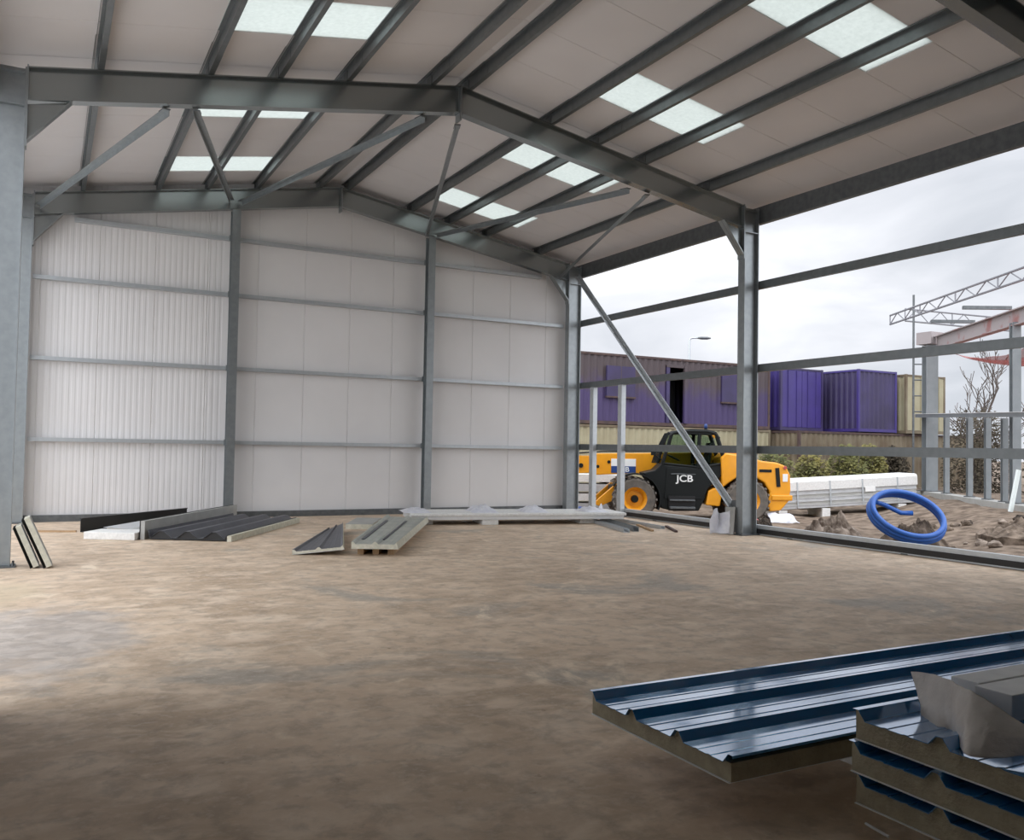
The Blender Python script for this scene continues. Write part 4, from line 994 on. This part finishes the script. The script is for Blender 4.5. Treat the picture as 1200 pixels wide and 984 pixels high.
# lattice girders and mast
def lattice(a, b, h, label, n):
    a, b = Vector(a), Vector(b); t = thing('lattice_girder', label, 'girder', a, group='lattice girders above the unfinished frame'); d = (b - a) / n
    up = Vector((0, 0, h)); m = MB().tube([a, b], .035, 6); m.tube([a + up, b + up], .035, 6); build_each(m, 'chord', ALU, t, world=True)
    w = MB()
    for i in range(n + 1):
        if i % 4 == 0: w.tube([a + d * i, a + d * i + up], .025, 6)
        if i < n:
            p, q = a + d * i, a + d * (i + 1)
            w.tube([p, q + up] if i % 2 == 0 else [p + up, q], .02, 6)
    w.build('web_bars', ALU, t, world=True)
lattice((28.68, 22.2, 6.50), (23.6, 13.3, 6.46), .34, 'long aluminium lattice girder running toward the right edge against the sky', 16)
lattice((31.75, 23.9, 7.1), (35.6, 21.8, 6.75), .5, 'far aluminium lattice girder behind the longer one', 9)
t = thing('scaffold_mast', 'thin scaffold mast with ladder rungs beside the cream container', 'mast', (29.5, 21.8, gz(29.5, 21.8)))
m = MB().tube([(29.5, 21.8, -.2), (29.5, 21.8, 7.65)], .04, 8); m.build('pole', GALVD, t, world=True)
m = MB().tube([(29.83, 21.55, -.2), (29.83, 21.55, 5.6)], .03, 8)
for z in (3.2, 3.8, 4.4, 5.0, 5.5): m.tube([(29.5, 21.8, z), (29.83, 21.55, z)], .025, 6)
m.build('ladder', GALVD, t, world=True)

# ------------------------------------------------------------------ planting
def shrub(x, y, z, rx, ry, h, n, m, label, name, leaf=.09, seed=1, cat='shrub', group=None):
    r = random.Random(seed); t = thing(name, label, cat, (x, y, z), group=group)
    sm_ = MB()
    for k in range(9):
        a = r.random() * 2 * PI; e = Vector((math.cos(a) * rx * r.random() * .8, math.sin(a) * ry * r.random() * .8, h * (.6 + .35 * r.random())))
        sm_.tube([Vector((e.x * .25, e.y * .25, -.1)), Vector((e.x * .6, e.y * .6, h * .4)), e], [.03, .02, .008], 5)
    sm_.build('stems', BARK, t)
    f = MB()
    for k in range(n):
        while True:
            p = Vector((r.uniform(-1, 1), r.uniform(-1, 1), r.uniform(0, 1)))
            q = p.x ** 2 + p.y ** 2 + max(0, p.z - .35) ** 2 / .42
            if q < 1 and noise.noise(Vector((p.x * 2.2 + seed * 3, p.y * 2.2, p.z * 2.2))) > -.22 + .25 * (q - .5): break
        c = Vector((p.x * rx, p.y * ry, p.z * h)); u = Vector((r.gauss(0, 1), r.gauss(0, 1), r.gauss(0, .7))).normalized() * leaf; v = u.orthogonal().normalized() * leaf * .55
        f.add([c - u, c + v * .9, c + u, c - v * .9], [(0, 1, 2, 3)])
    f.build('foliage', m, t, recalc=False)
LEAF2 = mat('yellowish shrub leaves', (.20, .165, .035), .7, 0, (.10, .105, .028), 1.5, 4)
for i, (x, y, rx, h, m) in enumerate([(23.6, 23.0, .74, 2.3, LEAF), (25.1, 22.7, .74, 2.0, LEAF2), (26.6, 22.4, .74, 2.15, LEAF), (28.1, 22.7, .74, 2.0, LEAF2), (29.6, 22.9, .74, 1.9, LEAFB)]):
    shrub(x, y, gz(x, y), rx, .8, h, 3200, m, ('olive green shrub nearest the orange vehicle, below the containers', 'yellowish shrub second from the orange vehicle', 'olive green shrub in the middle of the row below the purple ends', 'yellowish shrub second from the right below the purple ends', 'brown shrub at the right end of the row below the containers')[i], 'garden_shrub', .075, 30 + i, group='shrubs below the containers')
for i in range(5):
    q = Vector((32.6 + i * 2.3, 21.2 - i * 1.9, 0))
    shrub(q.x, q.y, .1, 1.6, 1.3, 3.4 + (i % 2) * .3, 3800, LEAFB, 'tall brown bare hedge plant behind the unfinished frame, %s from the left' % ('first', 'second', 'third', 'fourth', 'fifth')[i], 'hedge_plant', .075, 60 + i, 'hedge', 'bare hedge behind the steel frame')
def bare_tree(x, y, z, h, seed, label):
    r = random.Random(seed); t = thing('bare_tree', label, 'tree', (x, y, z), group='bare trees'); T = MB(); B = MB()
    def grow(p, d, L, rad, lev, m):
        n = 4; pts = [p]; q = p.copy(); dd = d.copy()
        for k in range(n):
            dd = (dd + Vector((r.gauss(0, .12), r.gauss(0, .12), .05))).normalized(); q = q + dd * L / n; pts.append(q.copy())
        m.tube(pts, [max(.016, rad * (1 - .14 * k)) for k in range(n + 1)], 5)
        if lev > 0:
            for k in range(4):
                s = pts[1 + k % 4]; a = r.random() * 2 * PI
                nd = (dd + Vector((math.cos(a), math.sin(a), .25)) * r.uniform(.5, .95)).normalized(); grow(s, nd, L * r.uniform(.5, .75), rad * .55, lev - 1, B)
    grow(Vector((0, 0, -.1)), Vector((0, 0, 1)), h * .36, .14, 4, T)
    T.build('trunk', BARK, t); B.build('branches', BARK, t)
bare_tree(42.3, 27.4, 0, 8.6, 4, 'bare winter tree behind the unfinished steel frame, left of two')
bare_tree(44.9, 25.4, 0, 8.2, 9, 'bare winter tree behind the unfinished steel frame, right of two')

# ------------------------------------------------------------------ sky
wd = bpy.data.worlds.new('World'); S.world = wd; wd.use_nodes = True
N = wd.node_tree.nodes; L = wd.node_tree.links; bg = N['Background']
tc = N.new('ShaderNodeTexCoord'); sp = N.new('ShaderNodeSeparateXYZ'); L.new(tc.outputs['Generated'], sp.inputs[0])
mp = N.new('ShaderNodeMapping'); mp.inputs['Scale'].default_value = (1, 1, 2.6); L.new(tc.outputs['Generated'], mp.inputs['Vector'])
n1 = N.new('ShaderNodeTexNoise'); n1.inputs['Scale'].default_value = 3.2; n1.inputs['Detail'].default_value = 6; n1.inputs['Roughness'].default_value = .5; n1.inputs['Distortion'].default_value = .4; L.new(mp.outputs[0], n1.inputs['Vector'])
cr = N.new('ShaderNodeValToRGB'); L.new(n1.outputs['Fac'], cr.inputs['Fac'])
cr.color_ramp.elements[0].position = .34; cr.color_ramp.elements[0].color = (.53, .56, .61, 1)
cr.color_ramp.elements[1].position = .64; cr.color_ramp.elements[1].color = (.86, .88, .91, 1)
el = cr.color_ramp.elements.new(.5); el.color = (.70, .72, .77, 1)
def mrange(out, a, b, c, d):
    m = N.new('ShaderNodeMapRange'); m.interpolation_type = 'SMOOTHSTEP'; m.inputs['From Min'].default_value = a; m.inputs['From Max'].default_value = b; m.inputs['To Min'].default_value = c; m.inputs['To Max'].default_value = d; L.new(out, m.inputs['Value']); return m.outputs['Result']
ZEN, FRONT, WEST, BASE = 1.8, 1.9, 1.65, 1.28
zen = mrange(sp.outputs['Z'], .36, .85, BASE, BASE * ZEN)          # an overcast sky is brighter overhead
frt = mrange(sp.outputs['Y'], .42, -.45, 1., FRONT)       # sky brightened behind the viewer, out of view, to light the interior
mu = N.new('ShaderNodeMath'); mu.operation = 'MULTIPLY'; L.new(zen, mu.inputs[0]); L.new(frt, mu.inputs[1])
wst = mrange(sp.outputs['X'], .0, -.8, 1., WEST); mu2 = N.new('ShaderNodeMath'); mu2.operation = 'MULTIPLY'; L.new(mu.outputs[0], mu2.inputs[0]); L.new(wst, mu2.inputs[1]); mu = mu2  # sky also brightened on the left, out of view, for the back wall
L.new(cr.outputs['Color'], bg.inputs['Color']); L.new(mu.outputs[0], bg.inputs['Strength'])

# ------------------------------------------------------------------ camera
cam = bpy.data.cameras.new('Camera'); co = bpy.data.objects.new('Camera', cam); COL.objects.link(co)
R = Vector((0.88107361, -0.47265499, 0.01750879)); U = Vector((-0.02999016, -0.01888427, 0.99937179)); F = Vector((0.47202742, 0.8810452, 0.03081343))
M = Matrix((R, U, -F)).transposed().to_4x4(); M.translation = Vector((.5458831, 0, 1.6)); co.matrix_world = M
cam.sensor_width = 36; cam.sensor_fit = 'HORIZONTAL'; cam.lens = 1016.396 / 1200 * 36; cam.clip_start = .05; cam.clip_end = 500
S.camera = co
S.view_settings.view_transform = 'Standard'; S.view_settings.look = 'None'; S.view_settings.exposure = 0.0; S.view_settings.gamma = 1; S.view_settings.use_curve_mapping = False
S.cycles.max_bounces = 12; S.cycles.diffuse_bounces = 6; S.cycles.transparent_max_bounces = 16
